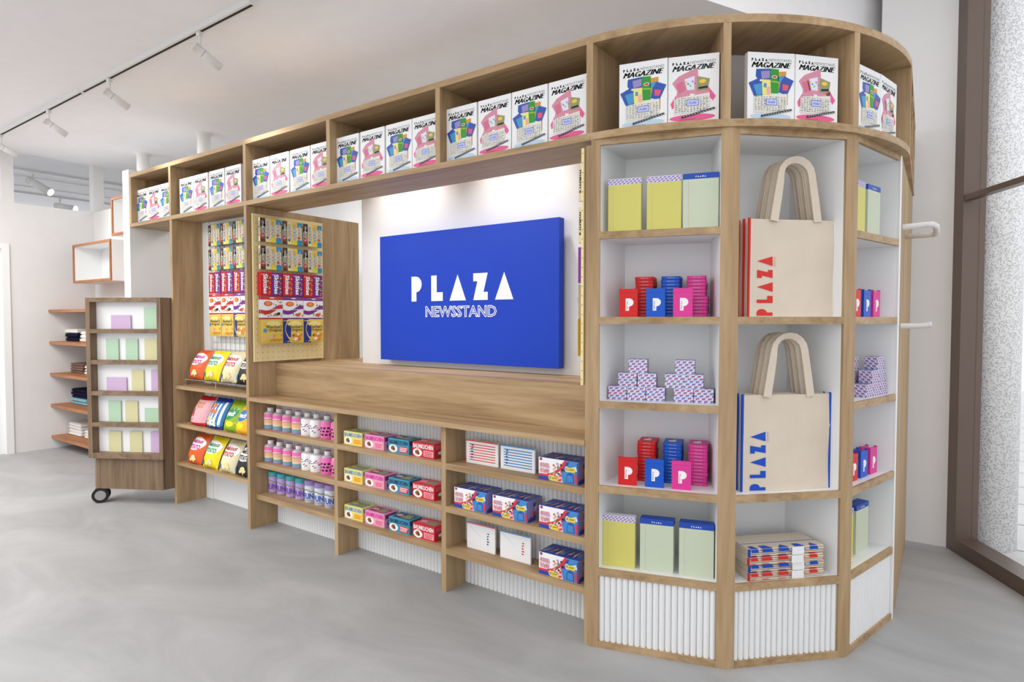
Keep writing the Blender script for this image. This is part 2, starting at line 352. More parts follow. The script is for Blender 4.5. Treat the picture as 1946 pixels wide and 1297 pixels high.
# ================================================================== CURVED CABINET
cab = empty('display_cabinet', (0, 0, 0)); tag(cab, 'curved oak display cabinet with white compartments at the end of the kiosk', 'cabinet')
pw = .033
def addp(mb, name, **k): return mb.obj(name, cab, **k)
for i in range(4):
    b = MB()
    if i == 0: poly = [V[0], V[0] + T_[0] * pw, V[0] + T_[0] * pw + N_[0] * .03, V[0] + Vector((.0, .03))]
    elif i == 3: continue
    else:
        bi = (Wn[i] - V[i]).normalized() * .034
        poly = [V[i] - T_[i - 1] * pw, V[i] - T_[i - 1] * .004, V[i] + T_[i] * .004, V[i] + T_[i] * pw, V[i] + T_[i] * pw + N_[i] * .03, V[i] + bi, V[i] - T_[i - 1] * pw + N_[i - 1] * .03]
    b.prism([tuple(p) for p in poly], 0, 1.9179, 'oak_upright'); addp(b, 'post')
for k in range(3):
    A = V[k] + T_[k] * pw; B = V[k + 1] - T_[k] * (pw if k < 2 else .018)
    Ai = A + N_[k] * .03; Bi = B + N_[k] * .03
    dA = (Wn[k] - V[k]); dB = (Wn[k + 1] - V[k + 1])
    AI = Ai + (Wn[k] - V[k]).normalized() * .001; 
    IA = Wn[k] + T_[k] * .012; IB = Wn[k + 1] - T_[k] * .012
    lv = (1, 2, 3, 4, 5) if k != 1 else (2, 4, 5)
    for z in lv:
        b = MB(); b.prism([tuple(A), tuple(B), tuple(B + N_[k] * .014), tuple(A + N_[k] * .014)], ZS[z] - .0265, ZS[z], 'oak_arc')
        b.prism([tuple(A + N_[k] * .014), tuple(B + N_[k] * .014), tuple(Bi), tuple(IB), tuple(IA), tuple(Ai)], ZS[z] - .0262, ZS[z] - .0003, 'white_lacquer'); addp(b, 'shelf')
    b = MB(); b.prism([tuple(A), tuple(B), tuple(Bi), tuple(Ai)], 0, .0255, 'oak_arc'); addp(b, 'bottom_rail')
    b = MB(); b.prism([tuple(A), tuple(B), tuple(B + N_[k] * .014), tuple(A + N_[k] * .014)], 1.896, 1.9179, 'oak_arc')
    b.prism([tuple(A + N_[k] * .014), tuple(B + N_[k] * .014), tuple(Bi), tuple(IB), tuple(IA), tuple(Ai)], 1.897, 1.9175, 'white_lacquer'); addp(b, 'top_rail')
    # white inner back, and the two white cheeks
    b = MB(); b.prism([tuple(IA), tuple(IB), tuple(IB + N_[k] * .01), tuple(IA + N_[k] * .01)], .0256, 1.9175, 'white_lacquer')
    cA = A + N_[k] * .012; cB = B + N_[k] * .012
    b.prism([tuple(cA - T_[k] * .0095), tuple(cA + T_[k] * .0005), tuple(IA + T_[k] * .0005), tuple(IA - T_[k] * .0095)], .0256, 1.9174, 'white_lacquer')
    b.prism([tuple(cB - T_[k] * .0005), tuple(cB + T_[k] * .0095), tuple(IB + T_[k] * .0095), tuple(IB - T_[k] * .0005)], .0256, 1.9174, 'white_lacquer'); addp(b, 'liner')
    # fluted front
    b = MB(); n = 19; Lf = (B - A).length; q = Lf / n
    prof = []
    for i in range(n):
        for j in range(7):
            a = pi * j / 6; prof.append((A + T_[k] * (q * i + q * .5 - q * .48 * cos(a)) + N_[k] * (.018 - .012 * sin(a))))
    for i in range(len(prof) - 1):
        p, r = prof[i], prof[i + 1]
        b.face([(p.x, p.y, .0256), (r.x, r.y, .0256), (r.x, r.y, ZS[5] - .0266), (p.x, p.y, ZS[5] - .0266)], 'white_lacquer', True)
    addp(b, 'fluted_panel')
# straight side of the cabinet
b = MB(); b.prism([tuple(V[3] - T_[2] * .0175), tuple(V[3] - T_[2] * .001), tuple(V[3] - T_[2] * .001 + N_[2] * .27), tuple(V[3] - T_[2] * .0175 + N_[2] * .262)], 0, 1.917, 'white_lacquer'); addp(b, 'end_cheek')
b = MB(); b.prism([tuple(V[3]), tuple(DEND), tuple(DEND + ND * .02), tuple(V[3] + ND * .02)], 0, 1.917, 'oak_upright'); sp = addp(b, 'side_panel')
b = MB(); b.prism([tuple(DEND - TD * .02 + ND * .02), tuple(DEND + ND * .02), tuple(DEND + ND * .15), tuple(DEND - TD * .02 + ND * .15)], 0, 1.917, 'oak_upright'); addp(b, 'rear_panel')
# white hooks on the straight side
def dpt(s, o, z): p = V[3] + TD * s - ND * o; return (p.x, p.y, z)
b = MB(); b.tube([dpt(.11, 0, 1.64), dpt(.11, .09, 1.645), dpt(.12, .105, 1.645), dpt(.15, .118, 1.64), dpt(.34, .118, 1.632), dpt(.36, .11, 1.63), dpt(.375, .09, 1.63), dpt(.375, 0, 1.63)], .012, 'white_fixture', 12)
tag(b.obj('wall_hook'), 'white bent bar hook, upper of two on the oak side of the curved cabinet', 'hook')
b = MB(); b.tube([dpt(.11, 0, 1.222), dpt(.11, .06, 1.222), dpt(.11, .085, 1.224), dpt(.11, .105, 1.228), dpt(.11, .112, 1.229)], .0115, 'white_fixture', 12)
tag(b.obj('wall_hook'), 'short white peg hook on the oak side of the curved cabinet, the lower one', 'hook')

# ================================================================== MAGAZINE SHELF
mag = empty('overhead_shelf'); tag(mag, 'long oak overhead shelf of open bays holding the magazines, curved at its right end', 'shelf')
XC, YC, R = 2.262, .966, .966; DP = .283
def arcp(phi, r): return (XC + r * sin(phi), YC - r * cos(phi))
outer = [(-1.5, 0.0), (XC, 0.0)] + [arcp(radians(90) * i / 36, R) for i in range(1, 37)] + [(3.182, 1.97)]
inner = [(-1.5, DP), (XC, DP)] + [arcp(radians(90) * i / 36, R - DP) for i in range(1, 37)] + [(3.182 - .14, 1.86)]
for nm, z0, z1 in (('top_board', 2.2723, 2.2995), ('bottom_board', 1.918, 1.944)):
    b = MB(); b.strip(outer[:2], inner[:2], z0, z1, 'oak_long'); b.strip(outer[1:], inner[1:], z0, z1, 'oak_arc'); b.obj(nm, mag)
for x in (-1.5, -.92, -.028, .739, 1.5, 2.263):
    b = MB(); b.box(x, x + .027, .0005, DP - .0005, 1.944, 2.2723, 'oak_upright'); b.obj('divider', mag)
for dg in (29.9, 59.6, 90):
    a = radians(dg); c = Vector((sin(a), -cos(a))); t = Vector((cos(a), sin(a))) * .0135
    p = Vector((XC, YC)) + c * (R - .0008); q = Vector((XC, YC)) + c * (R - DP + .001)
    b = MB(); b.prism([tuple(p - t), tuple(p + t), tuple(q + t), tuple(q - t)], 1.944, 2.2723, 'oak_upright'); b.obj('divider', mag)
for f in (.38, .72, .985):
    x = 3.228 + (3.182 - 3.228) * f; y = .966 + 1.004 * f
    b = MB(); b.box(x - .2 + .05 * f, x - .001, y - .013, y + .013, 1.944, 2.2723, 'oak_side'); b.obj('divider', mag)

b = MB(); b.box(-1.49, XC, DP - .006, DP - .0006, 1.9441, 2.2722, 'oak_long'); b.obj('back_panel', mag)
b = MB(); b.strip([arcp(radians(88) * i / 30, R - DP + .007) for i in range(31)], [arcp(radians(88) * i / 30, R - DP + .0012) for i in range(31)], 1.9441, 2.2722, 'grey_wall'); b.obj('back_panel', mag)

# ================================================================== SNACK BAY + COUNTER UNIT
sb = empty('snack_rack'); tag(sb, 'tall oak snack bay with three shelves of crisps and a white back board', 'shelving')
b = MB(); b.box(-.913, -.884, 0, .227, 0, 1.917, 'oak_upright'); b.obj('side_panel', sb)
for z in (.806, .55, .29):
    b = MB(); b.box(-.884, -.0265, .004, .20, z - .023, z, 'oak_long'); b.obj('shelf', sb)
b = MB(); b.box(-.884, -.0265, .216, .228, 0, 1.917, 'white_lacquer'); b.box(-.884, -.80, .206, .216, 0, 1.917, 'white_lacquer'); b.obj('back_panel', sb)
b = MB()
for i in range(14):
    x = -.775 + .0562 * i; b.tube([(x, .207, .20), (x, .207, 1.90)], .0016, 'steel', 5)
for i in range(35):
    z = .20 + .0498 * i; b.tube([(-.775, .2045, z), (-.04, .2045, z)], .0016, 'steel', 5)
b.tube([(-.775, .2035, .195), (-.04, .2035, .195)], .003, 'steel', 6)
tag(b.obj('wire_grid'), 'chrome wire grid hung on the white back of the snack bay', 'grid')
b = MB()                                                     # low wire tray under the top row
for i in range(40): x = -.80 + .0195 * i; b.tube([(x, .03, .853), (x, .17, .853)], .0014, 'steel', 4)
for y in (.03, .10, .17): b.tube([(-.80, y, .8505), (-.035, y, .8505)], .0018, 'steel', 5)
for y in (.03, .17):
    for x in (-.80, -.42, -.035): b.tube([(x, y, .806), (x, y, .851)], .002, 'steel', 5)
tag(b.obj('wire_tray'), 'low wire tray raising the top row of crisp bags', 'tray')

cu = empty('counter_unit'); tag(cu, 'oak counter unit with raised back ledge and low shelves on a fluted white back', 'counter')
b = MB(); b.prism([(-.026, 0), (0, 0), (0, .838), (-.026, .838)], .98, 1.917, 'oak_upright'); b.prism([(-.026, 0), (0, 0), (0, .30), (-.026, .30)], 0, .98, 'oak_upright'); b.obj('side_panel', cu)
b = MB(); b.box(2.2604, 2.2842, .004, .283, 0, 1.90, 'oak_upright'); b.obj('side_panel', cu)
for x in (.729, 1.493):
    b = MB(); b.box(x, x + .027, .038, .1755, 0, .767, 'oak_upright'); b.obj('divider', cu)
b = MB(); b.box(0, 2.2604, 0, .2, .767, .79, 'oak_long'); b.obj('countertop', cu)
b = MB(); b.box(0, 2.2604, .185, .20, .79, .981, 'oak_long'); b.obj('riser', cu)
b = MB(); b.prism([(0, .185), (2.2604, .185), (2.2604, .525), (.397, .525), (.397, .87), (0, .87)], .981, 1.0, 'oak_long') if False else b.prism([(0, .2), (2.2604, .2), (2.2604, .525), (.397, .525), (.397, .87), (0, .87)], .963, .981, 'oak_long'); b.obj('ledge', cu)
for x0, x1 in ((0, .729), (.756, 1.493), (1.52, 2.2604)):
    for z in (.595, .398, .203):
        b = MB(); b.box(x0, x1, .038, .1755, z - .028, z, 'oak_long'); b.obj('shelf', cu)
b = MB(); n = 98; q = 2.26 / n; pr = []
for i in range(n):
    for j in range(6): a = pi * j / 5; pr.append((q * i + q * .5 - q * .48 * cos(a), .1875 - .0115 * sin(a)))
for i in range(len(pr) - 1):
    b.face([(pr[i][0], pr[i][1], 0.0), (pr[i + 1][0], pr[i + 1][1], 0.0), (pr[i + 1][0], pr[i + 1][1], .767), (pr[i][0], pr[i][1], .767)], 'white_lacquer', True)
b.obj('fluted_panel', cu)

# ================================================================== PEGBOARDS
def pegboard(x0, x1, y0, y1, z0, z1, face, label):
    r = MB(); r.box(x0, x1, y0, y1, z0, z1, 'pegboard_ply')
    F = sidef(x1) if face > 0 else sidel(x0)
    n = 14; m = 25
    for i in range(n):
        for j in range(m):
            y = y0 + .02 + (y1 - y0 - .04) * i / (n - 1); z = z0 + .02 + (z1 - z0 - .04) * j / (m - 1)
            r.ell(F, y, z, .0026, .0026, 'hole_brown', 1, seg=6)
    if face < 0:
        for j in range(m): r.ell(front(y0), (x0 + x1) / 2, z0 + .02 + (z1 - z0 - .04) * j / (m - 1), .0016, .0026, 'hole_brown', 1, seg=6)
    o = r.obj('pegboard'); tag(o, label, 'pegboard')
    return o
pb = pegboard(0.008, .020, .027, .52, .998, 1.874, 1, 'pale plywood pegboard hung with candy on the left panel of the counter')
pr_ = pegboard(2.243, 2.2535, .0, .49, 1.0, 1.893, -1, 'narrow edge-on pegboard of candy at the right panel beside the curved cabinet')
for (o, sx, x) in ((pb, 1, .020), (pr_, -1, 2.243)):
    for y in (.118, .265, .42):
        for z in (1.83, 1.668, 1.515, 1.372, 1.236):
            h = MB(); h.tube([(x, y, z), (x + sx * .022, y, z), (x + sx * .042, y, z + .0), ], .0018, 'steel', 5); h.obj('peg_hook', o)

# ================================================================== SIGN
b = MB(); b.box(.631, 1.862, .46, .505, 1.015, 1.733, 'sign_blue'); F = front(.46, .0006)
b.logo(F, .888, 1.597, 1.3505, 1.490, 'print_white', 2)
b.text(F, 'NEWSSTAND', .995, 1.492, 1.262, 1.324, 'print_white', 2, bold=.038)
b.text(F, 'NEWSSTAND', .9995, 1.4875, 1.2665, 1.3195, 'sign_blue', 3, bold=-.018)
b.box(.75, .80, .505, .5249, 1.5, 1.55, 'steel'); b.box(1.69, 1.74, .505, .5249, 1.5, 1.55, 'steel')
tag(b.obj('shop_sign'), 'large blue sign board with white lettering on the wall behind the counter', 'sign')

# ================================================================== PRODUCTS
# ---- magazine
def magazine(kind):
    w, h, t = .174, .243, .022; b = MB(); b.box(-w / 2, w / 2, 0, t, 0, h, 'paper_white'); F = front(0)
    S = w / .174
    def X(f): return -w / 2 + f * w
    def Z(f): return f * h
    b.logo(F, X(.08), X(.42), Z(.875), Z(.915), 'ink', 1); b.text(F, 'NEWSSTAND', X(.44), X(.93), Z(.875), Z(.915), 'grey_ink', 1)
    [b.text(F, 'MAGAZINE', X(.075 + o), X(.915 + o), Z(.785), Z(.862), 'ink', 1, slant=.4) for o in (0, .006, .012, .018)]
    if kind == 0:
        b.ell(F, X(.5), Z(.085), .44 * w, .05 * h, 'mag_shadow_blue', 1, seg=24)
        P = lambda pts, m, l: b.pol(F, [(X(a), Z(c)) for a, c in pts], m, l)
        P([(.18, .76), (.50, .775), (.50, .58), (.26, .56), (.17, .66)], 'mag_blue', 1)
        P([(.28, .73), (.47, .745), (.47, .64), (.30, .62)], 'wrap_side', 2)
        for i in range(5): b.ell(F, X(.28 + .05 * i), Z(.60), .028 * w, .018 * h, 'news', 3, seg=8)
        P([(.60, .73), (.82, .74), (.80, .50), (.62, .48)], 'mag_orange', 2); P([(.64, .66), (.80, .68), (.78, .6), (.65, .58)], 'mag_sky', 3)
        P([(.48, .775), (.66, .765), (.66, .42), (.49, .42)], 'mag_green', 3); b.ell(F, X(.57), Z(.655), .06 * w, .024 * h, 'news', 4, seg=12); b.ell(F, X(.57), Z(.655), .045 * w, .014 * h, 'red', 5, seg=12)
        P([(.49, .6), (.66, .59), (.66, .57), (.49, .58)], 'lime', 4)
        P([(.02, .56), (.26, .64), (.36, .46), (.36, .33), (.16, .34)], 'mag_blue', 2); P([(.12, .53), (.30, .56), (.33, .4), (.2, .38)], 'mag_sky', 3)
        P([(.30, .60), (.48, .61), (.50, .38), (.32, .38)], 'bk_yellow', 4); P([(.34, .56), (.40, .56), (.40, .5), (.34, .5)], 'mag_sky', 5); P([(.40, .5), (.47, .52), (.48, .4), (.41, .4)], 'bk_rose', 5)
        P([(.78, .67), (.98, .61), (.84, .40), (.66, .44), (.70, .58)], 'mag_blue', 4); P([(.74, .56), (.88, .54), (.84, .46), (.74, .47)], 'wrap_red', 5)
        P([(.80, .44), (.86, .43), (.86, .26), (.80, .27)], 'caramel', 1)
        nb = (.14, .84, .16, .40)
    else:
        b.ell(F, X(.48), Z(.10), .45 * w, .05 * h, 'mag_pink', 1, seg=24)
        P = lambda pts, m, l: b.pol(F, [(X(a), Z(c)) for a, c in pts], m, l)
        P([(.08, .62), (.22, .72), (.40, .66), (.44, .42), (.16, .40), (.18, .5)], 'mag_rose', 1); P([(.16, .6), (.3, .64), (.36, .5), (.22, .46)], 'dusk_pink', 2)
        P([(.24, .72), (.58, .82), (.60, .62), (.54, .44), (.34, .46)], 'mag_rose', 2); P([(.32, .66), (.52, .70), (.52, .5), (.38, .5)], 'wrap_pale', 3)
        for i, mm in enumerate(('bk_gold', 'mag_sky', 'lime', 'dusk_pink', 'bot_teal')): b.ell(F, X(.35 + .045 * i), Z(.62 - .03 * (i % 3)), .022 * w, .014 * h, mm, 4, seg=8)
        P([(.58, .69), (.82, .64), (.78, .48), (.56, .48)], 'mag_olive', 3); b.ell(F, X(.68), Z(.61), .07 * w, .03 * h, 'bk_gold', 4, seg=8); P([(.6, .53), (.78, .54), (.78, .51), (.6, .5)], 'ink', 4)
        P([(.76, .56), (.94, .38), (.88, .32), (.72, .46)], 'mag_pink', 2); P([(.05, .32), (.16, .44), (.18, .3), (.08, .24)], 'mag_pink', 1)
        P([(.56, .48), (.82, .50), (.8, .40), (.5, .4)], 'mag_rose', 2)
        nb = (.12, .82, .18, .42)
    x0, x1, z0, z1 = nb
    P([(x0, z1 - .03), (x1, z1 + .02), (x1, z0 + .05), (x0 + .3, z0 - .01), (x0, z0 - .02)], 'news', 5)
    for i in range(11):
        for j in range(9):
            if 4 <= i <= 7 and 3 <= j <= 6: continue
            a = x0 + .02 + (x1 - x0 - .06) * i / 10.5; c = z0 + .01 + (z1 - z0 - .05) * j / 8
            b.rect(F, X(a), X(a + random.uniform(.02, .05)), Z(c), Z(c + .008), 'grey_ink' if random.random() < .5 else 'ink', 6)
    mx = x0 + .25; b.rect(F, X(mx), X(mx + .24), Z(z0 + .085), Z(z0 + .18), 'mag_blue', 6); b.rect(F, X(mx + .01), X(mx + .23), Z(z0 + .092), Z(z0 + .173), 'box_lilac', 7)
    b.logo(F, X(mx + .05), X(mx + .19), Z(z0 + .12), Z(z0 + .145), 'mag_blue', 8)
    P([(x0 + .15, z0 - .055), (x1 + .1, z0 + .045), (x1 + .11, z0 + .018), (x0 + .15, z0 - .085)], 'ink', 7)
    for i in range(12):
        a = x0 + .18 + .055 * i; c = z0 - .068 + .0078 * i; b.rect(F, X(a), X(a + .035), Z(c + .004), Z(c + .012), 'pale_grey', 8)
    b.rect(F, X(x0 + .12), X(x0 + .42), Z(z0 - .105), Z(z0 - .098), 'grey_ink', 7)
    b.box(-w / 2 + .001, w / 2 - .001, .0015, t - .0015, -.0, h + .0003, 'pale_grey') if False else None
    return (b.mesh('magazine'), [])
MG = [magazine(0), magazine(1)]
cover = ['magazine with blue snack cover', 'magazine with pink sweets cover']
bays = [('leftmost', [-1.405, -1.225, -1.045], None), ('second', [-.775, -.592, -.398, -.212], 0), ('third', [.082, .265, .455, .638], 0), ('fourth', [.85, 1.037, 1.222, 1.388 + .012], 0), ('fifth', [1.613, 1.796, 1.975, 2.155], 0)]
ordn = ['first', 'second', 'third', 'fourth']
for bn, xs, _ in bays:
    for i, x in enumerate(xs):
        place(MG[i % 2], 'magazine', '%s, %s in the %s bay of the overhead shelf' % (cover[i % 2], ordn[i], bn), 'magazine', (x, .045, 1.944), 0, 'magazines on the overhead shelf')
for bn, fs in (('first curved', ((12.4, 0), (23.4, 1))), ('second curved', ((40.2, 0), (51.3, 1))), ('third curved', ((68.7, 0), (79.2, 1)))):
    base = {'f': 15, 's': 45, 't': 75}[bn[0]]
    for i, (ph, kd) in enumerate(fs):
        a = radians(base if False else ph); p = arcp(a, R - .045 - .002)
        place(MG[kd], 'magazine', '%s, %s of two in the %s bay' % (cover[kd], 'left' if i == 0 else 'right', bn), 'magazine', (p[0], p[1], 1.944), a * .55 + radians(base) * .45, 'magazines on the overhead shelf')
for i, y in enumerate((1.10,)):
    place(MG[i], 'magazine', 'white magazine barely seen in the straight side bay past the curve', 'magazine', (3.18, y, 1.944), radians(91), 'magazines on the overhead shelf')

# ---- pads
def pad(kind):
    w, h, t = .122, .196, .014; b = MB()
    pm, rm = ('yellow_paper', 'rule_grey') if kind == 0 else ('green_paper', 'rule_green')
    b.box(-w / 2, w / 2, 0, t, 0, h, pm); F = front(0)
    for i in range(20): b.rect(F, -w / 2 + .002, w / 2 - .002, .008 + .0082 * i, .0087 + .0082 * i, rm, 1)
    b.rect(F, -w / 2 + .019, -w / 2 + .0196, 0, h * .87, 'margin', 1)
    if kind == 0:
        b.box(-w / 2 - .0006, w / 2 + .0006, -.0006, t + .0006, h * .885, h + .0006, 'wrap_pale'); wrap(b, front(-.0006), -w / 2, w / 2, h * .888, h, .5)
    else:
        b.box(-w / 2 - .0006, w / 2 + .0006, -.0006, t + .0006, h * .90, h + .0006, 'pad_blue'); b.logo(front(-.0006), -.018, .018, h * .93, h * .955, 'print_white', 1)
    return (b.mesh('notepad'), [])
def wrap(b, F, u0, u1, v0, v1, sc=1.0):
    """tilted red and blue tickets printed all over"""
    pu, pv, tw, th = .030 * sc, .0135 * sc, .018 * sc, .0105 * sc
    r = 0; v = v0 - pv
    while v < v1 + pv:
        u = u0 - pu + (r % 2) * pu * .5 + (r * .004 * sc)
        while u < u1 + pu:
            for (du0, du1, dv0, dv1, mm) in ((0, tw, .3 * th, th, 'wrap_red'), (.1 * tw, .95 * tw, 0, .72 * th, 'wrap_blue'), (.25 * tw, .8 * tw, .26 * th, .42 * th, 'print_white')):
                q = [(u + du0, v + dv0), (u + du1, v + dv0 + .3 * th), (u + du1 + .1 * tw, v + dv1 + .3 * th), (u + du0 + .1 * tw, v + dv1)]
                q = [(min(max(x, u0), u1), min(max(y, v0), v1)) for x, y in q]
                if max(p[0] for p in q) - min(p[0] for p in q) > 1e-4 and max(p[1] for p in q) - min(p[1] for p in q) > 1e-4:
                    b.pol(F, q, mm, {'wrap_red': 1, 'wrap_blue': 2, 'print_white': 3}[mm])
            u += pu
        v += pv; r += 1
PAD = [pad(0), pad(1)]
def put_pads(k, z, items, where):
    for i, (s, d, kd, n) in enumerate(items):
        for j in range(n):
            p = fpt(k, s + .001 * j, d + .0152 * j, ZS[z])
            nm = ('yellow ruled', 'pale green ruled')[kd]
            pos = ordn[i]
            place(PAD[kd], 'notepad', '%s notepad, %s of the %s pile, %s' % (nm, ('front', 'second', 'third')[j], ('left', 'middle', 'right')[i], where), 'notepad', tuple(p), ANG[k], 'notepads in the curved cabinet')
put_pads(0, 1, [(.12, .028, 0, 2), (.263, .028, 0, 1), (.391, .028, 1, 1)], 'top left compartment')
put_pads(0, 5, [(.1035, .045, 0, 2), (.2445, .045, 1, 3), (.3875, .042, 1, 3)], 'lowest left compartment')
put_pads(2, 1, [(.12, .03, 0, 1), (.267, .03, 1, 2)], 'top right compartment')
put_pads(2, 5, [(.155, .065, 0, 2), (.305, .065, 1, 3)], 'lowest right compartment')

# ---- small flip-top card boxes
def cardbox(c, dc):
    w, h, t = .0685, .105, .0116; b = MB()
    b.box(-w / 2, w / 2, 0, t, 0, h, c); F = front(0)
    b.rect(F, -w / 2 + .001, w / 2 - .001, h * .855, h * .862, dc, 1)
    for sd in (-1, 1): b.face([(sd * w / 2, 0, h), (sd * w / 2 * .9, 0, h + .004), (sd * w / 2 * .9, t, h + .004), (sd * w / 2, t, h)], c)
    # logo P with a half round bowl
    u0, v0, g = -w * .06, h * .22, .046
    P = [(0, 0), (.28, 0), (.28, .36)] + [(.28 + .36 * sin(a), .67 - .33 * cos(a)) for a in [pi * i / 8 for i in range(9)]] + [(0, 1)]
    b.pol(F, [(u0 - .006 + x * g, v0 + y * g) for x, y in P], 'print_white', 1)
    b.logo(F, u0 - .003, u0 + .002, v0 + .004, v0 + .034, c, 2, rot=-90)
    e = lambda u, v, l: (u, v, h + .00035 * l)
    b.text(e, 'PLAZA', -w * .2, w * .2, t * .34, t * .64, 'pale_grey', 1)
    u = lambda u, v, l: (-u, v, -.00035 * l)
    b.text(u, 'PLAZA', -w * .2, w * .2, t * .34, t * .64, 'pale_grey', 1)
    return (b.mesh('card_box'), [])
CB = [cardbox('red', 'deep_red'), cardbox('blue', 'deep_blue'), cardbox('pink', 'deep_pink')]
cn = ['red', 'blue', 'pink']
nth = ['first', 'second', 'third', 'fourth', 'fifth', 'sixth', 'seventh', 'eighth', 'ninth', 'tenth', 'eleventh', 'twelfth']
def put_cards(k, z, front_s, stack_s, where, n=12, dfront=.042, dst=.12):
    for i in range(3):
        p = fpt(k, front_s[i], dfront, ZS[z])
        place(CB[i], 'card_box', '%s card box standing upright, %s' % (cn[i], where), 'box', tuple(p), ANG[k], 'small card boxes')
        if stack_s and stack_s[i] is not None:
            for j in range(n):
                off = (.006 if (i == 2 and z == 2 and j < 6) else 0) + random.uniform(-.0012, .0012)
                p = fpt(k, stack_s[i] + off, dst + random.uniform(-.001, .001), ZS[z] + .0129 * j + .0118)
                # lying flat: front face up, top end towards the viewer
                o = place(CB[i], 'card_box', '%s card box lying flat, %s, %s' % (cn[i], ('bottom of stack' if j == 0 else 'top of stack' if j == n - 1 else '%s up its stack' % nth[j]), where), 'box', (0, 0, 0), 0, 'small card boxes')
                o.matrix_world = Matrix.Translation(p) @ Matrix.Rotation(ANG[k], 4, 'Z') @ Matrix.Rotation(pi, 4, 'Z') @ Matrix.Rotation(radians(-90), 4, 'X') @ Matrix.Translation((0, 0, -.105))
                o.matrix_world = Matrix.Translation(p) @ Matrix.Rotation(ANG[k] + pi + random.uniform(-.035, .035), 4, 'Z') @ Matrix.Rotation(radians(-90), 4, 'X') @ Matrix.Translation((0, 0, -.105)) 
put_cards(0, 2, (.1345, .2345, .332), (.183, .281, .375), 'second left compartment')
put_cards(0, 4, (.1345, .2345, .332), (.195, .293, .387), 'fourth left compartment')
put_cards(2, 2, (.1555, .252, .347), None, 'second right compartment, front row')
put_cards(2, 4, (.1555, .252, .347), None, 'fourth right compartment, front row')
for z in (2, 4):
    for i in range(3):
        p = fpt(2, (.1555, .252, .347)[i], .075, ZS[z])
        place(CB[i], 'card_box', '%s card box behind the upright one, %s right compartment' % (cn[i], 'second' if z == 2 else 'fourth'), 'box', tuple(p), ANG[2], 'small card boxes')

# ---- patterned cartons in pyramids
def carton():
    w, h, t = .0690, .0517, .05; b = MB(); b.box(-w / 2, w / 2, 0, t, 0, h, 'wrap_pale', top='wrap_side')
    wrap(b, front(0), -w / 2, w / 2, 0, h, .72); wrap(b, sidef(w / 2), 0, t, 0, h, .72); wrap(b, sidel(-w / 2), 0, t, 0, h, .72)
    return (b.mesh('patterned_carton'), [])
CT = carton()
def pyr(k, s0, d, z, name, rows=((0, 1, 2), (.55, 1.55), (1.05,)), extra=0, full=True):
    for r, row in enumerate(rows):
        for i, q in enumerate(row):
            p = fpt(k, s0 + .0715 * q, d + .0001 * r, z + .0522 * r)
            place(CT, 'patterned_carton', 'ticket patterned carton, %s row %s, %s' % (('bottom', 'middle', 'top')[r], ('left', 'centre', 'right')[i] if len(row) == 3 else ('left', 'right')[i] if len(row) == 2 else 'single', name), 'box', tuple(p), ANG[k], 'patterned cartons')
zz = ZS[3]
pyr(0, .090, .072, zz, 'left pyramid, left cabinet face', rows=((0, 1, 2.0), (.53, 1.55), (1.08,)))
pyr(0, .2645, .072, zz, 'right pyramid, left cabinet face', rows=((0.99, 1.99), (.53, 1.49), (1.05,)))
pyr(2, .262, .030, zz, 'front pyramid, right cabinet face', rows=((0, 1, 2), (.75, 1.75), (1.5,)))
pyr(2, .20, .095, zz, 'rear pyramid, right cabinet face', rows=((0, 1, 2), (.5, 1.5), (1.1,)))

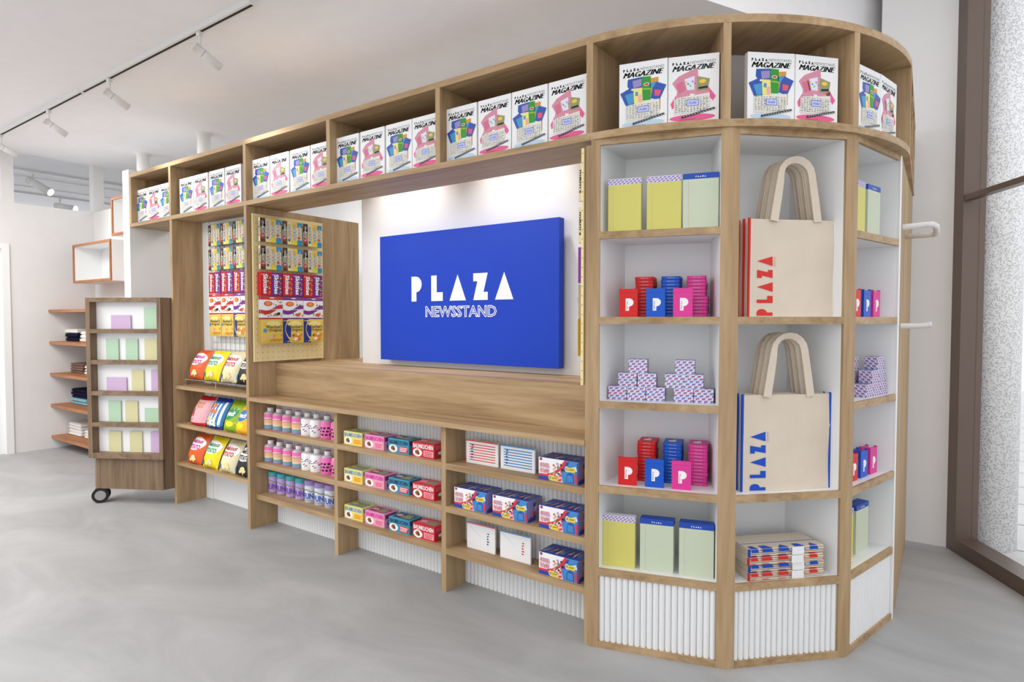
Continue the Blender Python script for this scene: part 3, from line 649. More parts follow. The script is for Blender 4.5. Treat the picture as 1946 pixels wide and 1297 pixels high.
# ---- tote bags
def tote(c, both):
    w, h, t = .352, .352, .012; b = MB()
    nx, nz = 12, 12
    def F0(u, v, l, sgn=-1):
        a = (u + w / 2) / w; c_ = v / h
        bul = sin(pi * min(max(a, 0), 1)) * (.006 + .004 * sin(5 * a + 3 * c_)) + .002 * sin(9 * a * c_ + 2)
        return (u, (t / 2 + sgn * (t / 2 + bul + .0005 * l)), v)
    for sg in (-1, 1):
        F = lambda u, v, l, s=sg: F0(u, v, l, s)
        for i in range(nx):
            for j in range(nz):
                a, e = -w / 2 + w * i / nx, -w / 2 + w * (i + 1) / nx; q, r = h * j / nz, h * (j + 1) / nz
                b.face([F(a, q, 0), F(e, q, 0), F(e, r, 0), F(a, r, 0)], 'cloth_canvas', True)
    for x, m in ((-w / 2, c), (w / 2, c if both else 'cloth_canvas')):
        b.box(x - .0035, x + .0035, -.002, .006, -.0, h + .004, m); b.box(x - .002, x + .002, .006, t + .002, 0, h, 'cloth_canvas')
    b.box(-w / 2 + .005, w / 2 - .005, .001, t - .001, 0, .004, 'cloth_canvas')
    F = lambda u, v, l: (u, -.0115 - .0004 * l, v)
    Fs = lambda u, v, l: F0(u, v, l + 1)
    # vertical word reading upwards with the tops of the letters to the left
    b.logo(Fs, -w / 2 + .028, -w / 2 + .088, .004, .218, c, 2, rot=90)
    for i in range(9): b.rect(Fs, -w / 2 + .094, -w / 2 + .096, .182 + .004 * i, .184 + .004 * i, c, 2)
    b.rect(Fs, -w / 2 + .100, -w / 2 + .1006, .182, .218, c, 2)
    body = b.mesh('body')
    def handle(y):
        hb = MB(); pts = []
        n = 24
        for i in range(n + 1):
            q = i / n
            if q < .32: f = q / .32; c0 = (-.087 + .026 * f, .345 - .352 * 0 + .165 * f)
            elif q > .68: f = (1 - q) / .32; c0 = (.087 - .026 * f, .345 + .165 * f)
            else: f = (q - .32) / .36; a = pi - pi * f; c0 = (.061 * cos(a), .51 + .058 * sin(a))
            pts.append(Vector((c0[0], 0, c0[1])))
        for i in range(n):
            def nrm(k):
                t2 = (pts[min(k + 1, n)] - pts[max(k - 1, 0)]).normalized(); return Vector((-t2.z, 0, t2.x))
            wd = .0155 - .0045 * math.exp(-((i / n - .5) / .2) ** 2); ya, yb = y - .003, y + .003
            p0, p1 = pts[i], pts[i + 1]; n0, n1 = nrm(i) * wd, nrm(i + 1) * wd
            k0 = .012 * math.exp(-((i / n - .5) / .16) ** 2); k1 = .012 * math.exp(-(((i + 1) / n - .5) / .16) ** 2)
            o0, o1, q0, q1 = p0 + n0, p1 + n1, p0 - n0, p1 - n1
            D0, D1 = Vector((0, k0, 0)), Vector((0, k1, 0)); Y0, Y1 = Vector((0, ya, 0)), Vector((0, yb, 0))
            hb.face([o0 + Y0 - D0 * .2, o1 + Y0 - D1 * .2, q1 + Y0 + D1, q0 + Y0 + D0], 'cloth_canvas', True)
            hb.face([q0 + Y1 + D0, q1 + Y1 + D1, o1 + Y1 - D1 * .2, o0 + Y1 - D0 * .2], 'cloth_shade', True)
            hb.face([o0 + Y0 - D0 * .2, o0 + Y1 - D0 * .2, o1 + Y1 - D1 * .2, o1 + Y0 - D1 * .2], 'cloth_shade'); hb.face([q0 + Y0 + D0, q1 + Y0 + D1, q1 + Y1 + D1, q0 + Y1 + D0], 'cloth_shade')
        return hb.mesh('handle')
    return (None, [('body', body), ('handle', handle(-.009)), ('handle', handle(t + .004))])
TR, TB = tote('tote_red', False), tote('tote_blue', True)
for j in range(3):
    p = fpt(1, .2785 - .003 * j, .050 + .031 * j, ZS[2]); 
    place(TR, 'tote_bag', 'cream canvas tote bag with red lettering and red edge, %s of its row' % ('front', 'middle', 'rear')[j], 'bag', tuple(p), ANG[1], 'tote bags with red edges')
for j in range(3):
    p = fpt(1, .2605 - (.003) * j, .050 + .028 * j, ZS[4])
    place(TB, 'tote_bag', 'cream canvas tote bag with blue lettering and blue edges, %s of the row' % ('front', 'middle', 'rear')[j], 'bag', tuple(p), ANG[1], 'tote bags with blue edges')
def folded(c):
    w, dpt_, h = .300, .135, .0283; b = MB(); n = 4
    for j in range(n):
        z0 = h * j / n + .0004; z1 = h * (j + 1) / n - .0006; o = .003 * sin(j * 2.1)
        seg = 10
        for i in range(seg):
            a, e = -w / 2 + w * i / seg, -w / 2 + w * (i + 1) / seg
            f = lambda x: .0018 * sin(x * 20 + j)
            y0 = -.002 + o * .4
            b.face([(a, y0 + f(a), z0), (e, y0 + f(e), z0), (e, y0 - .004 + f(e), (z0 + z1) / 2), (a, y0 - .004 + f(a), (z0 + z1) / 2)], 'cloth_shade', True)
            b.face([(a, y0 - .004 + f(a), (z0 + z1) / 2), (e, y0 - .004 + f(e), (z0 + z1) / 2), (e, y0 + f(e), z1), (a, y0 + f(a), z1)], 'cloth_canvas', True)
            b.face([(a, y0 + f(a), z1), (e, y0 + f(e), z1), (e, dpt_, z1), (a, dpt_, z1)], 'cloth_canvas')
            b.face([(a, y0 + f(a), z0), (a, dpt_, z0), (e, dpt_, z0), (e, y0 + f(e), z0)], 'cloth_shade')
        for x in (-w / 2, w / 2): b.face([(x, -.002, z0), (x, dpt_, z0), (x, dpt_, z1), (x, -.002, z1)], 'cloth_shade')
        for xx in (-w / 2 + .004,): b.box(xx - .004, xx + .002, -.0085, .0, z0, z1, c)
    F = front(-.0085); Ft = topf(h - .0004)
    for i, (u, wd) in enumerate(((-.125, .03), (-.075, .045), (-.01, .045), (.055, .04), (.11, .035))):
        b.pol(F, [(u - wd / 2, h * .55), (u + wd / 2, h * .55), (u + wd * .3, h * .98), (u - wd / 2, h * .98)], c, 1)
        b.pol(Ft, [(u - wd / 2, -.004), (u + wd / 2, -.004), (u, .024)] if i in (2, 4) else [(u - wd / 2, -.004), (u + wd / 2, -.004), (u + wd * .1, .024), (u - wd / 2, .024)], c, 1)
        if i < 3: b.pol(F, [(u - wd / 2, h * .12), (u + wd * .2, h * .12), (u + wd * .1, h * .2), (u - wd / 2, h * .2)], c, 1)
    b.rect(Ft, -w / 2, w / 2, .048, .052, c, 1)
    body = b.mesh('body')
    b = MB(); b.box(.02, .068, -.0105, dpt_ + .002, 0, h + .0006, 'paper_white') if False else b.box(.02, .068, -.0105, -.0088, .0, h * .98, 'paper_white')
    return (None, [('body', body), ('paper_band', b.mesh('paper_band'))])
FB, FR = folded('tote_blue'), folded('tote_red')
for j in range(4):
    p = fpt(1, .246 + (0, .004, -.003, .002)[j], .024 + (0, .004, -.002, .003)[j], ZS[5] + .0288 * j)
    place((FR, FB)[j % 2], 'folded_tote_bag', 'folded canvas tote bags with %s print in a paper band, %s of the stack' % (('red', 'blue')[j % 2], ('bottom', 'second', 'third', 'top')[j]), 'bag', tuple(p), ANG[1], 'folded tote bundles')

# ---- hanging candy
def candy(c, kind):
    w, h, t = .0345, .1385, .018; b = MB(); b.box(-w / 2, w / 2, 0, t, 0, h, c, side='mm_cream'); F = front(0)
    if kind == 0: b.rect(F, -w / 2, w / 2, .03, .105, 'mag_olive', 1); b.rect(F, -w / 2, w / 2, .085, h * .99, 'mm_brown', 1); b.ell(F, -.004, .034, .013, .016, 'candy_red', 2)
    if kind == 1: b.pol(F, [(-w / 2, .0), (w / 2, .0), (-w / 2, .05)], 'w_light', 1); b.ell(F, -.005, .026, .008, .009, 'candy_blue', 2)
    if kind == 2: b.pol(F, [(-w / 2, h), (w / 2, h), (w / 2, h - .03), (-w / 2, h - .035)], 'bk_gold', 1); b.ell(F, -.004, .032, .009, .011, 'sb_yellow', 2); b.rect(F, -w / 2, w / 2, .04, .1, 'mm_cream', 1)
    if kind == 3: b.rect(F, -w / 2, w / 2, .03, .108, 'mm_cream', 1); b.ell(F, -.006, .042, .008, .012, 'candy_red', 2); b.ell(F, .004, .022, .010, .008, 'mm_blue', 2)
    b.text(F, "m&m's", -w * .25 - .0012, w * .34 + .0012, .028, .122, 'ink', 3, bold=.05, rot=-90)
    b.text(F, "m&m's", -w * .25, w * .34, .030, .120, 'print_white', 4, bold=.0, rot=-90)
    b.text(sidel(-w / 2), "m&m's", .004, .014, .03, .12, 'ink', 3, bold=.03, rot=-90); b.text(sidef(w / 2), "m&m's", .004, .014, .03, .12, 'ink', 3, bold=.03, rot=-90)
    for (u, v, mm) in ((.010, .018, 'candy_green'), (-.010, .075, 'candy_orange'), (.011, .062, 'candy_blue'), (-.011, .052, 'candy_red')): b.ell(F, u, v, .003, .003, mm, 2, seg=8)
    return (b.mesh('candy_box'), [])
CD = [candy('mm_brown', 0), candy('mm_cream', 1), candy('mm_yellow', 2), candy('mm_blue', 3)]
cdn = ['brown', 'cream', 'yellow', 'light blue']
def skit(c):
    w, h, t = .0705, .139, .014; b = MB(); b.box(-w / 2, w / 2, 0, t, 0, h, c); F = front(0)
    b.text(F, 'Skittles', -w * .26, w * .16, .010, .128, 'print_white', 3, bold=.035, rot=-90)
    for i in range(12):
        mm = ('candy_orange', 'lime', 'candy_blue', 'sb_yellow', 'candy_green', 'plum')[i % 6]
        b.ell(F, w * .26 + .008 * sin(i * 2.3), .012 + .0105 * i, .0055, .0045, mm, 2, seg=8, rot=i)
    b.ell(F, -w * .36, .125, .004, .003, 'print_white', 2, seg=8)
    return (b.mesh('candy_pouch'), [])
SK = [skit('sk_red'), skit('sk_purple')]
def pillowF(w, h, t, e=.0005):
    def F(u, v, l):
        a = max(-1, min(1, 2 * u / w)); c = max(0, min(1, v / h))
        return (u, -t * ((1 - abs(a) ** 3) * min(1, 6 * c, 6 * (1 - c)) ** .6) - e * l, v)
    return F
def pouch(mat, w, h, t, mfun=None):
    b = MB(); F = pillowF(w, h, t); nx, nz = 8, 14
    for i in range(nx):
        for j in range(nz):
            a, e, q, r = -w / 2 + w * i / nx, -w / 2 + w * (i + 1) / nx, h * j / nz, h * (j + 1) / nz
            m = mfun((j + .5) / nz) if mfun else mat
            b.face([F(a, q, 0), F(e, q, 0), F(e, r, 0), F(a, r, 0)], m, True)
    b.face([(-w / 2, .001, 0), (-w / 2, .001, h), (w / 2, .001, h), (w / 2, .001, 0)], mat)
    for x in (-w / 2, w / 2): b.face([(x, 0, 0), (x, .001, 0), (x, .001, h), (x, 0, h)], mat)
    return b, F
def jelly(c, word):
    w, h = .146, .136; b, F = pouch('print_white', w, h, .008, lambda q: c if q < .09 or q > .88 else 'print_white')
    b.ell(F, 0, h * .945, .017, .003, 'print_white', 2)
    b.ell(F, -.028, .094, .027, .015, 'candy_red', 2, rings=2); b.ell(F, -.028, .094, .022, .0115, 'candy_orange', 3, rings=2)
    b.text(F, 'Jelly', -.040, -.016, .096, .104, 'sb_yellow', 5, bold=.03); b.text(F, 'Belly', -.040, -.016, .086, .094, 'sb_yellow', 5, bold=.03)
    n = 10
    for i in range(n):
        a, e = -w / 2 + w * i / n, -w / 2 + w * (i + 1) / n; g = lambda x: .058 + .014 * sin((x / w) * 5 - .3) + .012 * (x / w)
        b.pol(F, [(a, g(a) - .012), (e, g(e) - .012), (e, g(e) + .012), (a, g(a) + .012)], c, 2)
    b.text(F, word, -.022, .040, .056, .064, 'print_white', 5, bold=.02)
    cols = ('candy_green', 'candy_blue', 'lime', 'candy_red', 'ink', 'candy_orange', 'leaf')
    for i in range(24):
        u = random.uniform(-.065, .066); v = random.choice((random.uniform(.018, .04), random.uniform(.082, .112)))
        if v > .08 and u < .004: continue
        b.ell(F, u, v, .0056, .0034, cols[i % 7], 2, rot=random.uniform(0, 3), seg=8)
    for (u, v, m) in ((.03, .03, 'w_brown' if c == 'jb_red' else 'candy_red'), (.042, .034, 'ink' if c == 'jb_red' else 'candy_orange'), (.018, .028, 'caramel' if c == 'jb_red' else 'wrap_red')): b.ell(F, u, v, .011, .009, m, 3, seg=12)
    return (b.mesh('candy_bag'), [])
JB = [jelly('jb_red', '20 FLAVORS'), jelly('jb_purple', 'FRUIT MIX')]
def werth(kind):
    w, h = .146, .146; b, F = pouch('w_gold', w, h, .008)
    if kind: 
        b.rect(F, -w / 2, -w / 2 + .05, 0, h, 'w_navy', 1, 3, 8); b.ell(F, .02, .078, .085, .098, 'w_gold', 2, rings=4, seg=28) if False else None
        n = 12
        for j in range(n):
            v0, v1 = h * j / n, h * (j + 1) / n
            g = lambda v: -w / 2 + .012 + .045 * max(0, ((v - .085) / .085)) ** 2 * (1 if v > .085 else 0) + .045 * (max(0, (.085 - v)) / .085) ** 2
            b.pol(F, [(g(v0), v0), (0, v0), (0, v1), (g(v1), v1)], 'w_gold', 2)
    b.ell(F, .005, .115, .05, .018, 'w_light', 3, rings=2)
    b.text(F, "Werther's", -.045, .064, .090, .112, 'w_brown', 5, bold=.01); b.text(F, 'Original', -.028, .060, .068, .088, 'w_brown', 5, bold=.01)
    if kind:
        for (u, v, m, r) in ((.0, .045, 'caramel', .016), (.026, .040, 'candy_orange', .016), (.050, .046, 'caramel', .015), (.010, .025, 'print_white', .014), (.038, .022, 'caramel', .014), (.028, .052, 'print_white', .009)): b.ell(F, u, v, r, r * .7, m, 4, seg=12, rot=.4)
        b.ell(F, -.008, .045, .006, .007, 'w_brown', 5, seg=8)
    else:
        b.pol(F, [(-.066, .030), (.0, .034), (.0, .05), (-.066, .046)], 'bk_rose', 3); b.pol(F, [(0, .04), (.066, .044), (.066, .056), (0, .05)], 'caramel', 3)
        b.ell(F, -.05, .078, .012, .012, 'mag_sky', 4, seg=10)
        for i in range(6): b.ell(F, -.01 + .014 * i, .018 + .004 * (i % 2), .009, .006, 'caramel', 3, seg=10, rot=i)
    return (b.mesh('candy_bag'), [])
WT = [werth(0), werth(1)]
ROWZ = (1.7095, 1.547, 1.392, 1.250, 1.106)
def hang(base, ax, rz, cols, layers, where, rz_names, zoff=0.0):
    """base(c, l): anchor of column c, layer l; ax: unit vector across the display"""
    cw = ['first', 'second', 'third']
    for r in range(5):
        for c in range(cols):
            for l in range(layers if r >= 2 else 1):
                o = base(c, l); z = ROWZ[r] + zoff
                lay = '' if layers == 1 or r < 2 else (', front pack' if l == 0 else ', pack behind')
                tail = '%s column, %s row, %s%s' % (cw[c], ('top', 'second', 'third', 'fourth', 'lowest')[r], where, lay)
                if r < 2:
                    for q in range(4):
                        p = o + ax * (-.0525 + .035 * q); place(CD[q], 'candy_box', 'narrow %s chocolate candy box, %s' % (cdn[q], tail), 'candy', (p.x, p.y, z), rz, 'hanging chocolate candy boxes')
                elif r == 2:
                    for q in range(2):
                        p = o + ax * (-.036 + .072 * q); place(SK[q], 'candy_pouch', '%s fruit candy pouch, %s' % (('red', 'purple')[q], tail), 'candy', (p.x, p.y, z), rz, 'hanging fruit candy pouches')
                elif r == 3:
                    k = rz_names[c]; place(JB[k], 'candy_bag', 'white jelly bean bag with %s band, %s' % (('red', 'purple')[k], tail), 'candy', (o.x, o.y, z), rz, 'hanging jelly bean bags')
                else:
                    k = rz_names[c]; place(WT[k], 'candy_bag', '%s caramel bag, %s' % (('golden', 'golden and navy')[k], tail), 'candy', (o.x, o.y, z - 0 if r == 4 else z), rz, 'hanging caramel bags')
# left pegboard: fronts look along +x  (local x runs to +y)
hang(lambda c, l: Vector((.062 - .020 * l, .118 + .1475 * c, 0)), Vector((0, 1, 0)), radians(90), 3, 2, 'left pegboard', (0, 1, 1))
hang(lambda c, l: Vector((-.652 + .151 * c, .160, 0)), Vector((1, 0, 0)), 0, 3, 1, 'wire grid', (0, 0, 1), .033)
hang(lambda c, l: Vector((2.197, .130 + .1475 * c, 0)), Vector((0, -1, 0)), radians(-90), 1, 1, 'narrow right pegboard', (1, 1, 1))
for r in range(5):                                            # hooks of the wire grid
    for c in range(3):
        x = -.652 + .151 * c; h = MB(); h.tube([(x, .2025, ROWZ[r] + .155), (x, .166, ROWZ[r] + .157)], .0018, 'steel', 5)
        o = [q for q in bpy.data.objects if q.name == 'wire_grid'][0]; h.obj('grid_hook', o)

# ---- crisp bags
def crisp(kind):
    w, h, t = .186, .205, .034
    spec = {0: ('bag_orange', 'magenta'), 1: ('bag_yellow', 'leaf'), 2: ('bag_cream', 'bag_red'), 3: ('bag_black', 'ink'), 4: ('bag_rose', 'bag_red'), 5: ('bag_sky', 'print_white'), 6: ('bag_green', 'leaf'), 7: ('bag_amber', 'bag_sky')}[kind]
    b = MB(); nx, nz = 10, 16; base = spec[0]
    def G(u, v, l, sg=-1):
        a = max(-1, min(1, 2 * u / w)); c = max(0, min(1, v / h)); edge = min(1, 7 * c, 7 * (1 - c)) ** .7
        th = t * (1 - abs(a) ** 2.4) * edge * (.75 + .25 * sin(pi * c))
        y = .025 + .085 * c ** 1.5 + sg * th * (1.15 if sg < 0 else .35) + sg * .0006 * l
        z = v * (.97) - .012 * c * c + .0015 * sin(9 * a + 3 * kind) * (1 - edge)
        return (u * (1 - .02 * edge), y, z)
    F = lambda u, v, l: G(u, v, l)
    for sg in (-1, 1):
        for i in range(nx):
            for j in range(nz):
                a, e, q, r = -w / 2 + w * i / nx, -w / 2 + w * (i + 1) / nx, h * j / nz, h * (j + 1) / nz
                c = (j + .5) / nz; m = base
                if kind == 4 and (c < .12 or c > .9): m = 'bag_red'
                if kind == 5 and (c < .1 or c > .9): m = 'deep_blue'
                b.face([G(a, q, 0, sg), G(e, q, 0, sg), G(e, r, 0, sg), G(a, r, 0, sg)], m, True)
    if kind < 4:
        n = 8
        b.ell(F, -.002, .143, .084, .043, 'print_white', 1, rings=6, seg=28)
        b.text(F, 'Delicious', -.064, .062, .147, .175, spec[1], 3, slant=.3, bold=.03); b.text(F, 'POTATO', -.060, .056, .108, .138, spec[1], 3, bold=.05)
        b.ell(F, -.048, .045, .022, .017, 'egg_blue', 7, rings=4, rot=-.3)
        b.ell(F, .028, .054, .019, .016, 'potato', 5, rings=4); b.ell(F, .014, .040, .012, .010, 'potato', 6, rings=3); b.ell(F, .044, .042, .013, .010, 'potato', 7, rings=3); b.pol(F, [(.024, .04), (.036, .04), (.032, .016), (.026, .016)], 'potato', 6)
    elif kind == 4:
        b.rect(F, -w / 2 + .004, w / 2 - .004, .026, .085, 'bk_rose', 1, 8, 4); b.text(F, 'LOBSTER', -.045, .05, .150, .168, 'caramel', 3, bold=.02); b.text(F, 'TASTE', -.03, .045, .128, .146, 'caramel', 3, bold=.02)
        b.ell(F, -.030, .075, .013, .034, 'bag_red', 2, rings=3); b.ell(F, -.030, .105, .006, .020, 'bag_red', 3, rings=2); b.ell(F, -.028, .06, .006, .010, 'print_white', 4)
    elif kind == 5:
        for i in range(5): u = -.075 + .034 * i; b.rect(F, u, u + .016, .022, .182, 'print_white', 1, 1, 10)
        b.text(F, 'POP', -.06, .01, .138, .166, 'candy_orange', 3, bold=.06); b.text(F, 'CORN', -.055, .035, .106, .134, 'candy_orange', 3, bold=.06)
        for i in range(26): b.ell(F, random.uniform(-.05, .05), random.uniform(.028, .082), .009, .008, 'potato' if i % 3 else 'print_white', 2 + i % 2, seg=7)
    elif kind == 6:
        b.ell(F, -.005, .122, .062, .036, 'leaf', 1, rings=4, rot=.3, seg=22); b.text(F, 'snack', -.048, .040, .108, .140, 'print_white', 3, bold=.04, slant=.3); b.ell(F, .012, .058, .038, .018, 'bag_yellow', 1, rings=3)
        for i in range(10): b.ell(F, random.uniform(-.075, .075), random.uniform(.03, .19), .006, .005, 'sb_yellow', 1, seg=8)
    else:
        b.ell(F, -.01, .122, .060, .036, 'bag_sky', 1, rings=4, rot=.25, seg=22); b.text(F, 'snack', -.055, .035, .108, .138, 'print_white', 3, bold=.04, slant=.3); b.ell(F, -.01, .058, .04, .020, 'bag_yellow', 1, rings=3)
    return (b.mesh('crisp_bag'), [])
CR = [crisp(i) for i in range(8)]
crn = ['orange', 'yellow', 'cream', 'black', 'pink and red', 'blue and white striped', 'green', 'amber yellow']
for row, z, kinds in ((0, .8545, (0, 1, 2, 3)), (1, .55, (4, 5, 6, 7)), (2, .29, (0, 1, 2, 3))):
    for i, k in enumerate(kinds):
        x = (-.715, -.515, -.312, -.128)[i] + (.055 if row == 1 else 0) - (.004 if i == 3 else 0)
        if row == 1 and i == 3: x = -.1215
        place(CR[k], 'crisp_bag', '%s crisp bag leaning on the %s shelf of the snack bay' % (crn[k], ('top', 'middle', 'bottom')[row]), 'crisps', (x, .012 if row else .03, z + .0005), 0, 'crisp bags on the snack shelves')

# ---- bottles and jars
def bottle(kind):
    r = .0375; b = MB()
    if kind == 0:
        prof = [(.001, 0), (r - .002, 0), (r, .003), (r, .006), (r, .018), (r, .026), (r, .058), (r, .092), (r * .93, .097), (r * .45, .106), (r * .4, .108)]
        mt = ['bot_pink', 'bot_pink', 'bot_slate', 'bot_slate', 'bot_teal', 'bot_peach', 'bot_pink', 'bot_clear', 'bot_clear', 'bot_clear']
    else:
        mm = 'print_white' if kind == 1 else 'bot_hot'
        prof = [(.001, 0), (r - .002, 0), (r, .003), (r, .088), (r * .93, .096), (r * .45, .106), (r * .4, .108)]; mt = [mm, mm, mm, mm, 'bot_clear', 'bot_clear']
    b.lathe(prof, mt, 24); F = cylf(r)
    if kind == 0:
        for i in range(8): b.ell(F, -.04 + .0115 * i, .065 + .003 * sin(i * 1.7), .0075, .0035, 'candy_red', 1, seg=8)
        b.text(F, 'Rainbow', -.03, .03, .062, .074, 'print_white', 3, bold=.02, slant=.3)
        for i in range(5): b.rect(F, -.035, .035, .040 + .005 * i, .0412 + .005 * i, 'caramel', 2, 8)
    elif kind == 1:
        for (u, v, m) in ((-.024, .062, 'candy_blue'), (-.016, .050, 'card_blue'), (.012, .064, 'magenta'), (.02, .054, 'candy_orange'), (.002, .055, 'bag_sky'), (-.006, .036, 'candy_red'), (.030, .044, 'deep_blue'), (.006, .028, 'bot_teal')): b.ell(F, u, v, .0085, .0036, m, 1, seg=8, rot=.3)
    else:
        for j in range(3):
            for i in range(4): b.rect(F, -.04 + .022 * i + .006 * j, -.026 + .022 * i + .006 * j, .020 + .018 * j, .030 + .018 * j, 'ink', 1, 2)
    c = MB(); c.lathe([(.017, .106), (.018, .108), (.018, .127), (.016, .129), (.001, .129)], ['bot_cap', 'bot_cap', 'bot_pink' if kind != 1 else 'bot_cap', 'bot_pink' if kind != 1 else 'bot_cap'], 18)
    return (None, [('bottle_body', b.mesh('bottle_body')), ('cap', c.mesh('cap'))])
BT = [bottle(i) for i in range(3)]
btn = ['pink and rainbow striped', 'white speckled', 'hot pink with black marks']
ow = ['first', 'second', 'third', 'fourth', 'fifth', 'sixth', 'seventh', 'eighth']
for row, z in enumerate((.595, .398)):
    for i, x in enumerate((.050, .140, .234, .326, .412, .494, .587, .676)):
        k = 0 if i < 4 else 1 if i < 6 else 2
        place(BT[k], 'bottle', '%s bottle with cap, %s on the %s shelf' % (btn[k], ow[i], ('upper', 'middle')[row]), 'bottle', (x, .108, z), radians(24), 'bottles on the low shelves')
def jar(kind):
    r = .0345; b = MB(); mt = 'jar_purple' if kind == 0 else 'wrap_pale'
    b.lathe([(.001, 0), (r - .003, 0), (r, .004), (r, .092), (r * .94, .098), (r * .9, .1)], mt, 24); F = cylf(r)
    b.text(F, 'FUN' if True else '', -.032, .032, .022, .056, 'jar_ink' if kind == 0 else 'jar_blue', 3, bold=.05)
    for i in range(7): b.ell(F, -.030 + .010 * i, .070 + .006 * sin(i * .9), .006, .004, 'mag_olive', 2, seg=8)
    for i in range(6): b.rect(F, -.03, .03, .008 + .002 * i, .009 + .002 * i, 'wrap_side' if kind else 'lilac', 1, 6)
    c = MB(); lm = 'jar_teal' if kind == 0 else 'jar_lilac'
    c.lathe([(r * .97, .098), (r * 1.0, .100), (r, .124), (r * .95, .127), (.001, .127)], lm, 24)
    return (None, [('jar_body', b.mesh('jar_body')), ('lid', c.mesh('lid'))])
JR = [jar(0), jar(1)]
for i, x in enumerate((.036, .124, .214, .304, .392, .482, .572, .66)):
    if i == 7: continue
    k = 0 if i < 4 else 1
    place(JR[k], 'jar', '%s, %s from the left on the lowest shelf' % (('lilac jar with teal lid', 'pale jar with purple lid')[k], ow[i]), 'jar', (x, .138, .203), radians(26), 'jars on the lowest shelf')

# ---- cake boxes
def cake(kind):
    w, h, t = .142, .069, .088
    base, txt, pan, ptx, topm = {0: ('bk_yellow', 'bk_aqua', 'bk_gold', 'candy_orange', 'bot_teal'), 1: ('bk_pink', 'bk_hot', 'bk_rose', 'bk_hot', 'plum'), 2: ('bk_blue', 'bk_dark', 'bk_red', 'print_white', 'bk_dark'), 3: ('bk_red', 'print_white', 'bk_rose', 'bk_red', 'wrap_red')}[kind]
    b = MB(); b.box(-w / 2, w / 2, 0, t, 0, h, base); F = front(0); T = topf(h); S = sidef(w / 2)
    if kind == 0: b.rect(F, -w / 2 + .002, w / 2 - .002, h * .6, h * .95, 'w_light', 1)
    if kind == 1: b.rect(F, -w / 2 + .002, w / 2 - .002, h * .08, h * .55, 'bk_rose', 1); b.rect(F, -w / 2, w / 2, h * .56, h, 'bk_pink', 1)
    b.text(F, 'BAUMKUCHEN', -w / 2 + .006, w / 2 - .006, h * .61, h * .91, txt, 3, bold=.03)
    b.ell(F, -w * .26, h * .30, .030, .019, 'print_white', 2, seg=20); b.ell(F, -w * .28, h * .36, .014, .009, 'cake', 3, seg=12, rot=.3); b.ell(F, -w * .22, h * .26, .008, .008, 'w_brown', 3, seg=10); b.ell(F, -w * .30, h * .24, .008, .006, 'caramel', 3, seg=8)
    b.rect(F, w * .02, w / 2 - .005, h * .10, h * .50, pan, 2)
    for i in range(3): b.rect(F, w * .06, w / 2 - .018 + .004 * i, h * (.16 + .11 * i), h * (.21 + .11 * i), ptx, 3)
    b.rect(T, -w * .42, w * .42, t * .12, t * .85, topm, 1); b.pol(T, [(-w * .1, t * .2), (w * .38, t * .2), (w * .3, t * .75), (0, t * .8)], 'mag_olive', 2); b.ell(T, -w * .25, t * .5, .02, .014, 'bk_gold' if kind == 0 else 'bk_rose', 2)
    b.rect(S, t * .08, t * .92, h * .62, h * .92, topm, 1); b.ell(S, t * .5, h * .3, .026, .018, 'cake', 2); b.ell(S, t * .45, h * .36, .014, .008, 'print_white', 3)
    return (b.mesh('cake_box'), [])
CK = [cake(i) for i in range(4)]
ckn = ['yellow', 'pink', 'teal blue', 'red']
for row, z in enumerate((.595, .398, .203)):
    for i, x in enumerate((.852, 1.015, 1.190, 1.356)):
        place(CK[i], 'cake_box', '%s lettered cake box on the %s shelf of the middle bay' % (ckn[i], ('upper', 'middle', 'lowest')[row]), 'box', (x, .062, z), 0, 'cake boxes in the middle bay')
